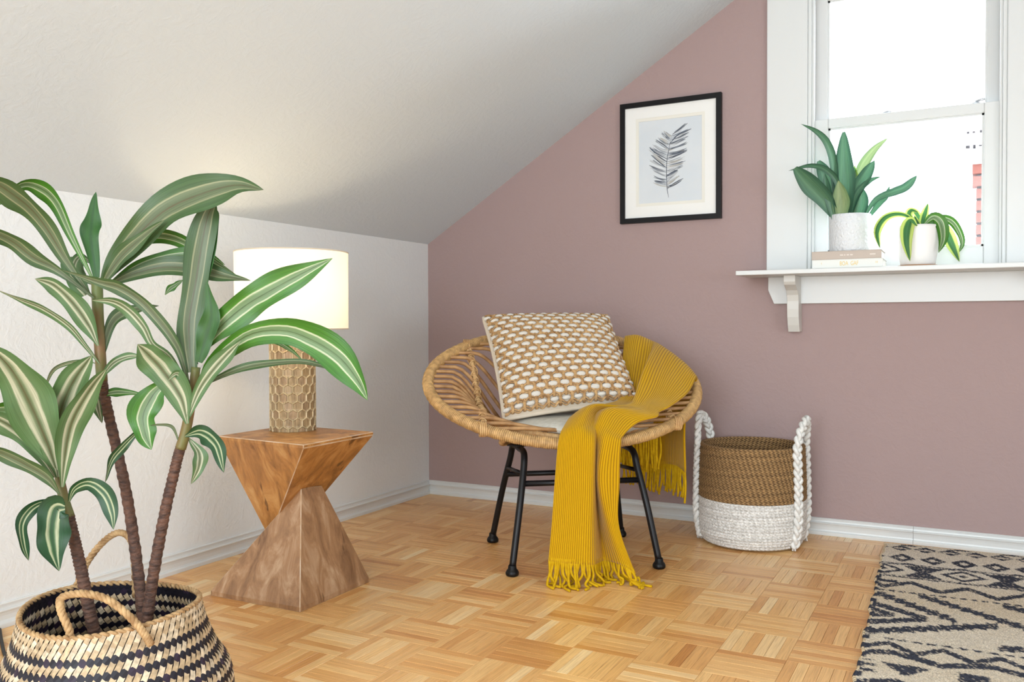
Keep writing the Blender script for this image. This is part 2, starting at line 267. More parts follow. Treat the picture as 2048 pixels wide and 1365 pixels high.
# ------------------------------------------------------------------ object helpers
ORI = {}
def link(o): col.objects.link(o); return o
def tag(o, label=None, cat=None, group=None, kind=None):
    if label: o['label'] = label
    if cat: o['category'] = cat
    if group: o['group'] = group
    if kind: o['kind'] = kind
    return o
def empty(name, loc):
    o = link(bpy.data.objects.new(name, None)); o.location = loc; o.empty_display_size = 0.05
    ORI[o.name] = np.array(loc, float); return o
class MB:
    def __init__(s): s.v = []; s.f = []; s.uv = []; s.c = []      # uv and colour per vertex
    def add(s, vs, fs, uvs=None, c=None):
        n = len(s.v); s.v.extend([tuple(map(float, p)) for p in vs]); s.f.extend([tuple(i+n for i in q) for q in fs])
        if uvs is not None: s.uv.extend(uvs)
        if c is not None: s.c.extend(c if isinstance(c, list) else [c]*len(vs))
        return s
    def box(s, x0, x1, y0, y1, z0, z1, c=None):
        vs = [(x, y, z) for z in (z0, z1) for y in (y0, y1) for x in (x0, x1)]
        return s.add(vs, [(0, 2, 3, 1), (4, 5, 7, 6), (0, 1, 5, 4), (2, 6, 7, 3), (0, 4, 6, 2), (1, 3, 7, 5)], None, c)
    def prism(s, poly, axis, a, b, c=None):
        """poly in the two other axes, extruded along axis from a to b"""
        n = len(poly)
        def mk(p, t):
            if axis == 0: return (t, p[0], p[1])
            if axis == 1: return (p[0], t, p[1])
            return (p[0], p[1], t)
        vs = [mk(p, a) for p in poly]+[mk(p, b) for p in poly]
        fs = [tuple(range(n))[::-1], tuple(range(n, 2*n))]+[(i, (i+1) % n, n+(i+1) % n, n+i) for i in range(n)]
        return s.add(vs, fs, None, c)
    def tube(s, pts, rad, seg=8, closed=False, c=None, caps=True, flat=1.0):
        pts = np.asarray(pts, float); n = len(pts)
        rad = np.broadcast_to(np.asarray(rad, float), (n,))
        tan = np.roll(pts, -1, 0)-np.roll(pts, 1, 0)
        if not closed: tan[0] = pts[1]-pts[0]; tan[-1] = pts[-1]-pts[-2]
        tan /= (np.linalg.norm(tan, axis=1)[:, None]+1e-12)
        ref = np.array([0, 0, 1.0]) if abs(tan[0][2]) < 0.9 else np.array([1.0, 0, 0])
        nn = np.cross(tan[0], ref); nn /= np.linalg.norm(nn)
        vs = []; ang = np.linspace(0, 2*math.pi, seg, endpoint=False)
        for i in range(n):
            nn = nn-tan[i]*(nn@tan[i]); nn /= (np.linalg.norm(nn)+1e-12); bb = np.cross(tan[i], nn)
            for a in ang: vs.append(pts[i]+rad[i]*(math.cos(a)*nn+flat*math.sin(a)*bb))
        fs = []
        for i in range(n if closed else n-1):
            j = (i+1) % n
            for k in range(seg): fs.append((i*seg+k, i*seg+(k+1) % seg, j*seg+(k+1) % seg, j*seg+k))
        if not closed and caps: fs += [tuple(range(seg))[::-1], tuple(range((n-1)*seg, n*seg))]
        return s.add(vs, fs, None, c)
    def lathe(s, prof, cen, seg=48, c=None, close=False):
        vs = []; n = len(prof)
        for (r, z) in prof:
            for k in range(seg):
                a = 2*math.pi*k/seg; vs.append((cen[0]+r*math.cos(a), cen[1]+r*math.sin(a), cen[2]+z))
        fs = [(i*seg+k, i*seg+(k+1) % seg, (i+1)*seg+(k+1) % seg, (i+1)*seg+k) for i in range(n-1) for k in range(seg)]
        if close: fs += [tuple(range(seg))[::-1], tuple(range((n-1)*seg, n*seg))]
        return s.add(vs, fs, None, c)
    def build(s, name, m, parent=None, loc=None, smooth=False, bevel=0.0, bseg=2, solid=0.0, label=None, kind=None):
        if parent is not None: org = ORI[parent.name]
        else: org = np.array(loc if loc is not None else (0, 0, 0), float)
        me = bpy.data.meshes.new(name)
        me.from_pydata([tuple(np.array(p)-org) for p in s.v], [], s.f); me.update()
        ms_ = m if isinstance(m, (list, tuple)) else [m]
        for q in ms_: me.materials.append(q)
        if len(s.uv) == len(s.v) and s.uv:
            ul = me.uv_layers.new(name='UVMap'); li = np.empty(len(me.loops), np.int32); me.loops.foreach_get('vertex_index', li)
            ul.data.foreach_set('uv', np.asarray(s.uv, np.float32)[li].ravel())
        if len(s.c) == len(s.v) and s.c:
            ca = me.color_attributes.new('Col', 'FLOAT_COLOR', 'POINT'); ca.data.foreach_set('color', np.asarray([tuple(q)[:4] if len(q) == 4 else (*q, 1) for q in s.c], np.float32).ravel())
        if smooth: me.polygons.foreach_set('use_smooth', [True]*len(me.polygons))
        o = link(bpy.data.objects.new(name, me))
        if parent is not None: o.parent = parent
        else: o.location = org
        ORI[o.name] = org
        if bevel:
            b = o.modifiers.new('bevel', 'BEVEL'); b.width = bevel; b.segments = bseg; b.limit_method = 'ANGLE'
            if len(ms_) > 1: b.material = 1
        if solid:
            b = o.modifiers.new('thickness', 'SOLIDIFY'); b.thickness = solid; b.offset = 0
        if label: o['label'] = label
        if kind: o['kind'] = kind
        return o
def cr(pts, n):
    """Catmull-Rom through pts, n samples"""
    P = np.asarray(pts, float); k = len(P); P2 = np.vstack([2*P[0]-P[1], P, 2*P[-1]-P[-2]])
    out = []
    for t in np.linspace(0, k-1, n):
        i = min(int(t), k-2); q = t-i; a, b, c, d = P2[i:i+4]
        out.append(0.5*((2*b)+(c-a)*q+(2*a-5*b+4*c-d)*q*q+(3*b-a-3*c+d)*q**3))
    return np.array(out)
def struct(o): o['kind'] = 'structure'; return o

# ================================================================== ROOM
KH, SL, XR, YB = 1.2518, 0.6202, 4.09, -5.5
XM = XR/2; ZM = KH+SL*XM
WX0, WX1, WZ0, WZ1 = 1.735, 2.365, 0.985, 2.10
# floor bed with every parquet slat laid on it
fl = struct(MB().box(0, XR, YB, 0, -0.05, -0.0075).build('floor', M['gap']))
PX, PY = 0.1613, 0.1573; X0, Y0 = 0.9225-6*0.1613, -1.3384+9*0.1573
NS = 6
def slat_mesh(length, width):
    h, c = 0.0075, 0.0005; l, w_ = length/2-0.0003, width/2-0.00035
    vs = [(-l, -w_, -h), (l, -w_, -h), (l, w_, -h), (-l, w_, -h), (-l, -w_, -c), (l, -w_, -c), (l, w_, -c), (-l, w_, -c),
          (-l+c, -w_+c, 0), (l-c, -w_+c, 0), (l-c, w_-c, 0), (-l+c, w_-c, 0)]
    fs = [(0, 1, 5, 4), (1, 2, 6, 5), (2, 3, 7, 6), (3, 0, 4, 7), (4, 5, 9, 8), (5, 6, 10, 9), (6, 7, 11, 10), (7, 4, 8, 11), (8, 9, 10, 11)]
    return vs, fs
slats = []
for ix in range(-1, 26):
    for iy in range(-35, 1):
        x0, x1 = X0+ix*PX, X0+(ix+1)*PX; y0, y1 = Y0+iy*PY, Y0+(iy+1)*PY
        x0, x1, y0, y1 = max(x0, 0), min(x1, XR), max(y0, YB), min(y1, 0)
        if x1-x0 < 0.01 or y1-y0 < 0.01: continue
        along_y = ((ix-11)+(iy-(-9))) % 2 == 0       # reference square: slats run along y
        base = min(0.75, max(0.30, random.gauss(0.52 if along_y else 0.44, 0.08)))
        for k in range(NS):
            t = min(1, max(0, base+random.gauss(0, 0.14)))
            if along_y: a0, a1 = x0+(x1-x0)*k/NS, x0+(x1-x0)*(k+1)/NS; slats.append(((a0+a1)/2, (y0+y1)/2, y1-y0, a1-a0, 1, t))
            else: a0, a1 = y0+(y1-y0)*k/NS, y0+(y1-y0)*(k+1)/NS; slats.append(((x0+x1)/2, (a0+a1)/2, x1-x0, a1-a0, 0, t))
def seen(s):
    p = np.array([s[0], s[1], 0])-CAM; d = p@FWD
    if d < 0.3: return None
    px, py = 1024+FPX*(p@RGT)/d, 682.5-FPX*(p@UPV)/d
    if not (-20 < px < 2068 and py < 1385): return None
    if s[0] > 2.03: return None                       # under the rug
    if px < 470 and py > 1240: return None            # behind the plant basket
    if 0.3 < s[0] < 0.6 and -1.6 < s[1] < -1.3: return None
    return d
order = sorted([(seen(s), i) for i, s in enumerate(slats) if seen(s) is not None])
near = set(i for _, i in order[:300])
cache = {}
rest = MB()
for i, s in enumerate(slats):
    x, y, ln, wd, oy, t = s
    if i in near:
        key = (round(ln, 3), round(wd, 4))
        if key not in cache:
            vs, fs = slat_mesh(ln, wd); b = MB().add(vs, fs, [(v[0], v[1]) for v in vs], (1, 1, 1, 1))
            me = b.build('parquet_slat', M['oak']); cache[key] = me.data; bpy.data.objects.remove(me)
        o = link(bpy.data.objects.new('parquet_slat', cache[key])); o.parent = fl
        o.location = (x, y, random.uniform(-0.0003, 0.0)); o.rotation_euler = (0, 0, math.pi/2 if oy else 0); o.color = (t, t, t, 1)
    else:
        vs, fs = slat_mesh(ln, wd); ou, ov = random.random()*40, random.random()*90
        z = random.uniform(-0.0003, 0.0)
        W = [((x-v[1], y+v[0], v[2]+z) if oy else (x+v[0], y+v[1], v[2]+z)) for v in vs]
        rest.add(W, fs, [(v[0]+ou, v[1]+ov) for v in vs], (t, t, t, 1))
rest.build('parquet_slats', M['oak'], fl, kind='stuff')

# walls and sloped ceiling
struct(MB().box(-0.12, 0, YB, 0.12, -0.05, KH+0.03).build('wall_left', M['white_wall']))
wb = MB()
def gz(x): return KH+SL*x if x <= XM else KH+SL*(XR-x)
def gable(mb, y0, y1, ox0, ox1, oz0, oz1):
    mb.prism([(0, -0.05), (ox0, -0.05), (ox0, gz(ox0)), (0, KH)], 1, y0, y1)
    mb.prism([(ox1, -0.05), (XR, -0.05), (XR, KH), (ox1, gz(ox1))], 1, y0, y1)
    mb.prism([(ox0, -0.05), (ox1, -0.05), (ox1, oz0), (ox0, oz0)], 1, y0, y1)
    mb.prism([(ox0, oz1), (ox1, oz1), (ox1, gz(ox1)), (XM, ZM), (ox0, gz(ox0))], 1, y0, y1)
gable(wb, 0.0, 0.12, WX0, WX1, WZ0, WZ1)
struct(wb.build('wall_back', M['mauve']))
wr = MB(); gable(wr, YB-0.12, YB, 0.85, 3.25, 0.12, 2.02 if False else 1.75); struct(wr.build('wall_rear', M['white_wall']))  # unseen rear opening added to go with the fill light
# right knee wall; its unseen opening is added to go with the side fill
rw = MB().box(XR, XR+0.12, YB, -3.4, -0.05, KH+0.03).box(XR, XR+0.12, -1.8, 0.12, -0.05, KH+0.03).box(XR, XR+0.12, -3.4, -1.8, -0.05, 0.65)
struct(rw.build('wall_right', M['white_wall']))
ce = MB().add([(-0.12, YB-0.12, KH-SL*0.12), (-0.12, 0.12, KH-SL*0.12), (XM, 0.12, ZM), (XM, YB-0.12, ZM)], [(0, 1, 2, 3)])
ce.add([(XM, YB-0.12, ZM), (XM, 0.12, ZM), (XR+0.12, 0.12, KH-SL*0.12), (XR+0.12, YB-0.12, KH-SL*0.12)], [(0, 1, 2, 3)])
cg = ce.build('ceiling', M['ceiling']); struct(cg)
mo = cg.modifiers.new('thickness', 'SOLIDIFY'); mo.thickness = 0.06; mo.offset = 1
# baseboards
BP = [(0, 0), (0.0145, 0), (0.0150, 0.011), (0.0140, 0.0130), (0.0085, 0.0145), (0.0072, 0.020), (0.0082, 0.032), (0.0105, 0.040), (0.0135, 0.0440), (0.0138, 0.0465),
      (0.0120, 0.0480), (0.0070, 0.0490), (0.0062, 0.054), (0.0070, 0.0590), (0.0080, 0.0620), (0.0060, 0.0640), (0, 0.0640)]
struct(MB().prism([(-p[0], p[1]) for p in BP], 0, 0.0, 2.0915).build('baseboard_back', M['trim']))
struct(MB().prism([(-p[0], p[1]) for p in BP], 0, 2.0925, XR).build('baseboard_back.001', M['trim']))
struct(MB().prism([(p[0], p[1]) for p in BP], 1, YB, -0.0145).build('baseboard_left', M['trim']))

# ------------------------------------------------------------------ window in the mauve wall
win = empty('window_1', (2.05, 0, 0.98)); struct(win)
def wpart(name, boxes, m='trim', bevel=0.003, parent=win):
    b = MB()
    for q in boxes: b.box(*q)
    return b.build(name, M[m], parent, bevel=bevel)
wpart('casing', [(1.572, 1.722, -0.022, 0.0, 0.996, 2.215)])
wpart('casing', [(2.378, 2.528, -0.022, 0.0, 0.996, 2.215)])
wpart('head_casing', [(1.7225, 2.3775, -0.022, 0.0, 2.09, 2.215)])
wpart('jamb', [(1.722, 1.735, -0.012, 0.12, 0.99, 2.09), (1.735, 1.744, -0.002, 0.022, 0.99, 2.09), (1.735, 1.741, 0.058, 0.066, 0.99, 2.09)], bevel=0.002)
wpart('jamb', [(2.365, 2.378, -0.012, 0.12, 0.99, 2.09), (2.356, 2.365, -0.002, 0.022, 0.99, 2.09), (2.359, 2.365, 0.058, 0.066, 0.99, 2.09)], bevel=0.002)
wpart('head_jamb', [(1.722, 2.378, -0.012, 0.12, 2.08, 2.10)], bevel=0.002)
def sash(name, y0, y1, z0, z1, sl, rb, rt, gy):
    x0, x1 = 1.7355, 2.3645
    o = MB().box(x0, x0+sl, y0, y1, z0, z1).box(x1-sl, x1, y0, y1, z0, z1).box(x0+sl, x1-sl, y0, y1, z0, z0+rb).box(x0+sl, x1-sl, y0, y1, z1-rt, z1).build(name, M['trim'], win, bevel=0.003)
    pn = MB().box(x0+sl-0.004, x1-sl+0.004, gy-0.0015, gy+0.0015, z0+rb-0.004, z1-rt+0.004).build('pane', M['glass'], o); pn.parent = o
    st = MB()
    for (a, b, c, d) in ((x0+sl, x0+sl+0.007, z0+rb, z1-rt), (x1-sl-0.007, x1-sl, z0+rb, z1-rt), (x0+sl, x1-sl, z0+rb, z0+rb+0.007), (x0+sl, x1-sl, z1-rt-0.007, z1-rt)):
        st.box(a, b, gy-0.010, gy-0.002, c, d)
    st.build('glazing_bead', M['trim'], o)
    return o
lo_s = sash('lower_sash', 0.023, 0.057, 0.997, 1.575, 0.055, 0.075, 0.036, 0.043)
up_s = sash('upper_sash', 0.067, 0.100, 1.545, 2.08, 0.046, 0.034, 0.045, 0.085)
lk = MB().lathe([(0.0, 0.0), (0.014, 0.0), (0.014, 0.004), (0.009, 0.007), (0.0, 0.007)], (2.283, 0.045, 1.575), 16)
lk.tube([(2.283, 0.045, 1.584), (2.297, 0.038, 1.588), (2.310, 0.034, 1.588)], [0.005, 0.0042, 0.004], 8)
lk.build('sash_lock', M['lock'], lo_s, smooth=True)
lk = MB().tube([(1.98, 0.05, 1.579), (1.996, 0.045, 1.583), (2.008, 0.043, 1.579)], 0.0038, 8); lk.build('sash_lock', M['lock'], lo_s, smooth=True)
wpart('window_shelf', [(1.502, 2.672, -0.225, 0.023, 0.9795, 0.996)], bevel=0.0025)
ap = MB().prism([(1.5785, 0.9795), (1.5785, 0.930), (1.6010, 0.8765), (2.576, 0.8765), (2.5985, 0.930), (2.5985, 0.9795)], 1, -0.022, 0.0)
ap.build('apron', M['trim'], win, bevel=0.002)
def bracket(x0):
    prof = [(-0.022, 0.9795), (-0.145, 0.9795), (-0.145, 0.955), (-0.137, 0.944), (-0.118, 0.936), (-0.095, 0.925), (-0.080, 0.908), (-0.074, 0.885), (-0.074, 0.855), (-0.070, 0.825), (-0.060, 0.795), (-0.046, 0.7695), (0.0, 0.7695), (0.0, 0.8765), (-0.022, 0.8765)]
    MB().prism(prof, 0, x0, x0+0.042).build('bracket', M['bracket'], win, bevel=0.0015)
bracket(1.659); bracket(2.486)
# far chimney seen through the lower pane
ch = empty('brick_chimney', (2.5, 2.6, -1.0)); tag(ch, 'red brick chimney with blown-out white top beyond the window glass', 'chimney')
MB().box(2.300, 2.80, 2.612, 2.95, -1.0, 1.772).build('core', M['mortar'], ch)
random.seed(3)
bv = {}
def brick(x0, x1, y0, y1, z0, z1):
    key = (round(x1-x0, 3), round(y1-y0, 3), round(z1-z0, 3))
    if key not in bv:
        b = MB().box(0, x1-x0, 0, y1-y0, 0, z1-z0).build('brick', M['brick']); bv[key] = b.data; bpy.data.objects.remove(b)
    o = link(bpy.data.objects.new('brick', bv[key])); o.parent = ch; o.location = (x0-2.5, y0-2.6, z0+1.0)
PB = 0.0738
for r_ in range(36):
    z1 = 1.772-r_*PB
    if z1 < -0.9: break
    xs = 2.275 if r_ < 2 else 2.295
    xx = xs; first = True
    while xx < 2.79:
        wd = 0.098 if (first and r_ % 2) else 0.20
        brick(xx, min(xx+wd, 2.80), (2.58 if r_ < 2 else 2.60), 2.70, z1-PB+0.016, z1); xx += wd+0.011; first = False
MB().box(2.225, 2.83, 2.56, 2.98, 1.772, 2.45).build('blown_out_top', M['blown_out'], ch, bevel=0.01)  # upper part overexposed by the sky, drawn as plain white
for zz in (1.870, 1.955):
    for i in range(5):
        xa = 2.236+i*0.035+random.uniform(0, 0.01); MB().box(xa, xa+random.uniform(0.012, 0.028), 2.554, 2.562, zz+random.uniform(-0.006, 0.006), zz+random.uniform(0.010, 0.018)).build('mortar_mark', M['mortar'], ch)

# ================================================================== SIDE TABLE
tb = empty('side_table', (0.46, -1.45, 0)); tag(tb, 'carved brown wooden side table of two interlocking pyramids under the lamp', 'side table')
zt = 0.473
T = [(0.30, -1.59, zt), (0.66, -1.625, zt), (0.655, -1.303, zt), (0.30, -1.285, zt)]
U = [(0.405, -1.49, 0.156), (0.405, -1.39, 0.156)]
def wedge(q, r):
    # q: 4 corners LF, F, R, B ; r: ridge near, ridge far
    return list(q)+list(r), [(0, 1, 2, 3), (0, 4, 1), (1, 4, 5, 2), (2, 5, 3), (3, 5, 4, 0)]
def fix(o):
    bm = bmesh.new(); bm.from_mesh(o.data); bmesh.ops.recalc_face_normals(bm, faces=bm.faces); bm.to_mesh(o.data); bm.free()
def wedge_lip(q, r, dz):
    q2 = [(x, y, z+dz) for x, y, z in q]
    vs = list(q)+q2+list(r)
    fs = [(0, 1, 2, 3), (0, 1, 5, 4), (1, 2, 6, 5), (2, 3, 7, 6), (3, 0, 4, 7), (4, 5, 8), (5, 6, 9, 8), (6, 7, 9), (7, 4, 8, 9)]
    return vs, fs
vs, fs = wedge_lip(T, U, -0.010)
o = MB().add(vs, fs).build('upper_pyramid', [M['table_up'], M['worn']], tb, bevel=0.0022, bseg=1); fix(o)
B_ = [(0.287, -1.612, 0), (0.6266, -1.6065, 0), (0.6233, -1.2862, 0), (0.29, -1.285, 0)]
R_ = [(0.54, -1.500, 0.325), (0.54, -1.408, 0.316)]
vs, fs = wedge_lip(B_, R_, 0.014)
o = MB().add(vs, fs).build('lower_pyramid', [M['table_low'], M['worn']], tb, bevel=0.0022, bseg=1); fix(o)

# ================================================================== TABLE LAMP
LX, LY = 0.397, -1.374
lp = empty('table_lamp', (LX, LY, zt)); tag(lp, 'table lamp with honeycomb-carved beige base and lit white drum shade', 'table lamp')
R0 = 0.0715; hz0, hz1 = zt, zt+0.298
NH = 15; hw = 2*math.pi*R0/NH; hexr = hw/math.sqrt(3); vstep = 1.5*hexr
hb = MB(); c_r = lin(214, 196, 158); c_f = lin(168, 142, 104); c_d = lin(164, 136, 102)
def cyl(u, z, r):
    a = u/R0; return (LX+r*math.cos(a), LY+r*math.sin(a), z)
nr = int((hz1-hz0)/vstep)+2
for rI in range(nr):
    for k in range(NH):
        cu = (k+0.5*(rI % 2))*hw; cz = hz0+rI*vstep
        outer = []; inner = []
        for j in range(6):
            a = math.pi/6+j*math.pi/3
            du, dz = hexr*math.cos(a), hexr*math.sin(a)
            outer.append((cu+du, min(hz1, max(hz0, cz+dz)))); inner.append((cu+du*0.78, min(hz1, max(hz0, cz+dz*0.78))))
        if max(q[1] for q in outer)-min(q[1] for q in outer) < 0.002: continue
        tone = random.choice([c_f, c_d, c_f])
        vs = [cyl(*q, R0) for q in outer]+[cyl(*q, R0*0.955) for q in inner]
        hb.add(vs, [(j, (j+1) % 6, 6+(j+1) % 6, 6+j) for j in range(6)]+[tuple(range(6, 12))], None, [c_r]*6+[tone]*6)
hb.build('honeycomb_base', M['honeycomb'], lp)
core = MB().lathe([(0.0, 0.0), (R0*0.93, 0.0), (R0*0.93, 0.297), (0.0, 0.298)], (LX, LY, zt), 40); core.build('base_core', M['brass'], lp)
MB().lathe([(R0*0.98, 0.296), (R0*0.96, 0.304), (0.03, 0.308), (0.016, 0.316), (0.012, 0.33), (0.012, 0.40), (0.0, 0.40)], (LX, LY, zt), 32).build('neck', M['brass'], lp, smooth=True)
SZ0, SZ1, SR = 0.787, 1.029, 0.1725
sh = MB().lathe([(SR, SZ0-zt), (SR+0.001, SZ1-zt)], (LX, LY, zt), 72).build('lamp_shade', M['shade'], lp, smooth=True)
for z in (SZ0+0.002, SZ1-0.002):
    a = np.linspace(0, 2*math.pi, 72, endpoint=False)
    MB().tube(np.stack([LX+(SR+0.0005)*np.cos(a), LY+(SR+0.0005)*np.sin(a), np.full(72, z)], 1), 0.0022, 6, closed=True).build('rim_tape', M['cream'], sh, smooth=True)
sp_ = MB()
for k in range(3):
    a = k*2*math.pi/3+0.4; sp_.tube([(LX, LY, SZ1-0.03), (LX+SR*math.cos(a), LY+SR*math.sin(a), SZ1-0.006)], 0.002, 6)
sp_.build('spider', M['brass'], sh)
MB().lathe([(0.0, 0.0), (0.012, 0.0), (0.014, 0.02), (0.028, 0.05), (0.030, 0.07), (0.022, 0.09), (0.0, 0.098)], (LX, LY, SZ0+0.085), 24).build('bulb', M['bulb'], lp, smooth=True)
bl = bpy.data.lights.new('bulb_light', 'POINT'); bl.energy = 10.5; bl.color = (1.0, 0.80, 0.52); bl.shadow_soft_size = 0.035
bo = link(bpy.data.objects.new('bulb_light', bl)); bo.location = (LX, LY, SZ0+0.13)
cp = cr([(LX-0.06, LY+0.01, zt+0.012), (LX-0.085, LY+0.035, zt+0.010), (0.312, -1.31, zt+0.004), (0.315, -1.272, zt-0.012), (0.37, -1.262, 0.30), (0.42, -1.262, 0.10), (0.40, -1.255, 0.006), (0.25, -1.20, 0.005), (0.05, -1.16, 0.005)], 60)
MB().tube(cp, 0.0032, 8).build('power_cord', M['black_plastic'], lp, smooth=True)
cf = cr([(0.026, -2.082, 0.005), (0.12, -2.135, 0.005), (0.231, -2.193, 0.005), (0.33, -2.227, 0.005), (0.45, -2.25, 0.005)], 40)
tag(MB().tube(cf, 0.0042, 8).build('extension_cord', M['black_plastic'], loc=(0.231, -2.193, 0), smooth=True), 'black cord lying on the parquet beside the striped woven basket', 'cord')

# ================================================================== RATTAN CHAIR
cen = np.array([1.0475, -0.70]); e1 = np.array([0.795, 0.606]); e2 = np.array([0.606, -0.795])
def CH(u, v, z): q = cen+u*e1+v*e2; return np.array([q[0], q[1], z])
ca_, cb_, cc_, cl_ = 0.462, 0.304, -0.025, -0.018
def rim(th, dr=0.0):
    s, c = math.sin(th), math.cos(th)
    sh_ = 1.0-0.10*s**4
    u = cl_+(ca_-dr+0.012*s*s)*s; v = cc_+(cb_-dr)*c*(1-0.07*s*s)*1.01
    z = 0.5947-0.1718*c
    return u, v, z
def zrim(v): return 0.5947-0.1718*max(-1, min(1, (v-cc_)/cb_))
def vhalf(u): # half depth of plan at u
    t = max(-0.999, min(0.999, (u-cl_)/(ca_+0.012))); return cb_*math.sqrt(1-t*t)
def bowl(u, v):
    rho = math.sqrt(((u-cl_)/ca_)**2+((v-cc_)/cb_)**2); rho = min(1.0, rho)
    zb = 0.395; q = min(1.0, max(0.0, (rho-0.42)/0.45))
    return zb+(zrim(v)-zb)*(0.94*q*q*(3-2*q)+0.06*rho)
chair = empty('rattan_chair', (cen[0], cen[1], 0)); tag(chair, 'round rattan armchair with wrapped rim on black metal legs', 'chair')
nR = 1720; pts = []; rad = []; rc = []
c_hi, c_lo = lin(226, 186, 126), lin(138, 96, 52)
for i in range(nR):
    th = 2*math.pi*i/nR; pts.append(CH(*rim(th))); q = 0.5-0.5*math.cos(i*math.pi/2)      # one wrap every four rings
    rad.append(0.0178+0.0020*q+0.0006*math.sin(i*0.31)); f = (0.25+0.75*q)*(0.9+0.1*math.sin(i*0.057)*math.sin(i*0.013))
    rc += [tuple(c_lo[k]*(1-f)+c_hi[k]*f for k in range(3))+(1,)]*12
b = MB().tube(pts, rad, 12, closed=True); b.c = rc; b.build('rim', M['wrapcol'], chair, smooth=True)
# lower support hoop under the seat
pts = []
for i in range(720):
    th = 2*math.pi*i/720; u, v = 0.245*math.sin(th), 0.205*math.cos(th)+0.03
    pts.append(CH(u, v, bowl(u, v)-0.016))
MB().tube(pts, [0.011+0.001*math.sin(i*2.1) for i in range(720)], 8, closed=True).build('seat_hoop', M['wrap'], chair, smooth=True)
nrod = 19
for k in range(nrod):
    v = -0.285+k*(0.205+0.285)/(nrod-1)
    lim = math.sqrt(max(0.0, 1-((v-cc_)/cb_)**2)); ul = cl_-ca_*lim; ur = cl_+ca_*lim
    P = []
    for t in np.linspace(0, 1, 40):
        u = ul+(ur-ul)*t
        P.append(CH(u, v, bowl(u, v)+0.004))
    MB().tube(P, 0.0064, 8).build('rattan_rod', M['rod'], chair, smooth=True)
def lashed_rib(u0):
    h = vhalf(u0); P = []
    for t in np.linspace(-1, 1, 260):
        v = cc_+h*t*0.985; P.append(CH(u0+0.02*(1-t*t)*(-1 if u0 < 0 else 1)*-1, v, bowl(u0, v)-0.006))
    P = np.array(P); b = MB().tube(P, [0.0085+0.0012*math.sin(i*1.9) for i in range(260)], 8)
    # criss-cross lashing
    for sgn in (-1, 1):
        Q = []
        for i, p_ in enumerate(P):
            a = i*0.42*sgn; Q.append(p_+np.array([e1[0], e1[1], 0])*0.013*math.cos(a)+np.array([0, 0, 0.013*math.sin(a)]))
        b.tube(Q, 0.0024, 5)
    b.build('lashed_rib', M['wrap'], chair, smooth=True)
lashed_rib(-0.335); lashed_rib(0.315)
# two cane bundles where rib and rim meet
for u0 in (-0.335, 0.315):
    for sg in (-1, 1):
        v = cc_+vhalf(u0)*sg; P0 = CH(u0, v, zrim(v))
        b = MB()
        for j in range(4):
            a = np.linspace(0, 2*math.pi, 20, endpoint=False); off = (j-1.5)*0.006
            b.tube(np.stack([P0[0]+e1[0]*(off)+0.022*np.cos(a)*e2[0], P0[1]+e1[1]*off+0.022*np.cos(a)*e2[1], P0[2]+0.022*np.sin(a)], 1), 0.003, 6, closed=True)
        b.build('lashing', M['wrap'], chair, smooth=True)
# metal legs
def side(sx):
    tu = sx*0.185; fu = sx*0.244; zt_ = 0.378
    for sv in (1, -1):
        top = CH(tu, sv*0.095+0.01, zt_-0.03); foot = CH(fu, sv*0.218, 0.022)
        P = cr([CH(tu, 0.01+sv*0.0, zt_), CH(tu, sv*0.08+0.01, zt_), CH(tu+sx*0.003, sv*0.118+0.01, zt_-0.014), CH(tu+sx*0.009, sv*0.136+0.01, zt_-0.06), CH((tu+fu)/2, sv*0.178+0.005, 0.2), foot], 40)
        lg = MB().tube(P, 0.0112, 12).build('leg', M['black_metal'], chair, smooth=True)
        MB().lathe([(0, 0), (0.017, 0), (0.021, 0.004), (0.0215, 0.011), (0.018, 0.018), (0.014, 0.022), (0.013, 0.032), (0.0115, 0.034)], (foot[0], foot[1], 0), 24, close=False).build('foot_cap', M['black_plastic'], lg, smooth=True)
    def legpt(sv, z):
        t = (z-0.022)/(0.318-0.022); return CH(fu+(tu+sx*0.009-fu)*t, sv*0.218+(sv*0.136+0.01-sv*0.218)*t, z)
    MB().tube([legpt(1, 0.312), legpt(-1, 0.286)], 0.0085, 10, flat=0.8).build('side_bar', M['black_metal'], chair, smooth=True)
    b = MB(); q = CH(tu, 0.01, 0.388); b.box(q[0]-0.03, q[0]+0.03, q[1]-0.03, q[1]+0.03, 0.386, 0.391); b.build('mounting_plate', M['black_metal'], chair, bevel=0.001)
    return legpt
la = side(-1); lb = side(1)
for sv in (1, -1):
    hz_ = 0.281 if sv > 0 else 0.262; MB().tube([la(sv, hz_), lb(sv, hz_)], 0.0098, 12).build('stretcher', M['black_metal'], chair, smooth=True)

# seat pad
sc_ = CH(0.030, 0.022, 0); sp0 = (sc_[0], sc_[1], 0.41)
pad = empty('seat_cushion', sp0); tag(pad, 'flat oatmeal linen seat pad lying in the rattan chair', 'cushion')
b = MB(); ns, nl = 24, 72; vs = []; fs = []
for i in range(ns+1):
    ph = -math.pi/2+math.pi*i/ns
    for k in range(nl):
        a = 2*math.pi*k/nl; cr_ = abs(math.cos(ph))**0.45; sz = math.copysign(abs(math.sin(ph))**0.8, math.sin(ph))
        sq = 1.0+0.05*math.cos(4*a)
        u, v = 0.240*cr_*math.cos(a)*sq, 0.232*cr_*math.sin(a)*sq
        q = np.array(sp0[:2])+u*e1+v*e2
        rr = (u/0.243)**2+(v/0.235)**2
        z = 0.460+0.031*sz*(1-0.22*rr)+0.014*rr*(1 if v < 0 else 0.0)+0.003*math.sin(9*a)*rr
        vs.append((q[0], q[1], z))
for i in range(ns):
    for k in range(nl): fs.append((i*nl+k, i*nl+(k+1) % nl, (i+1)*nl+(k+1) % nl, (i+1)*nl+k))
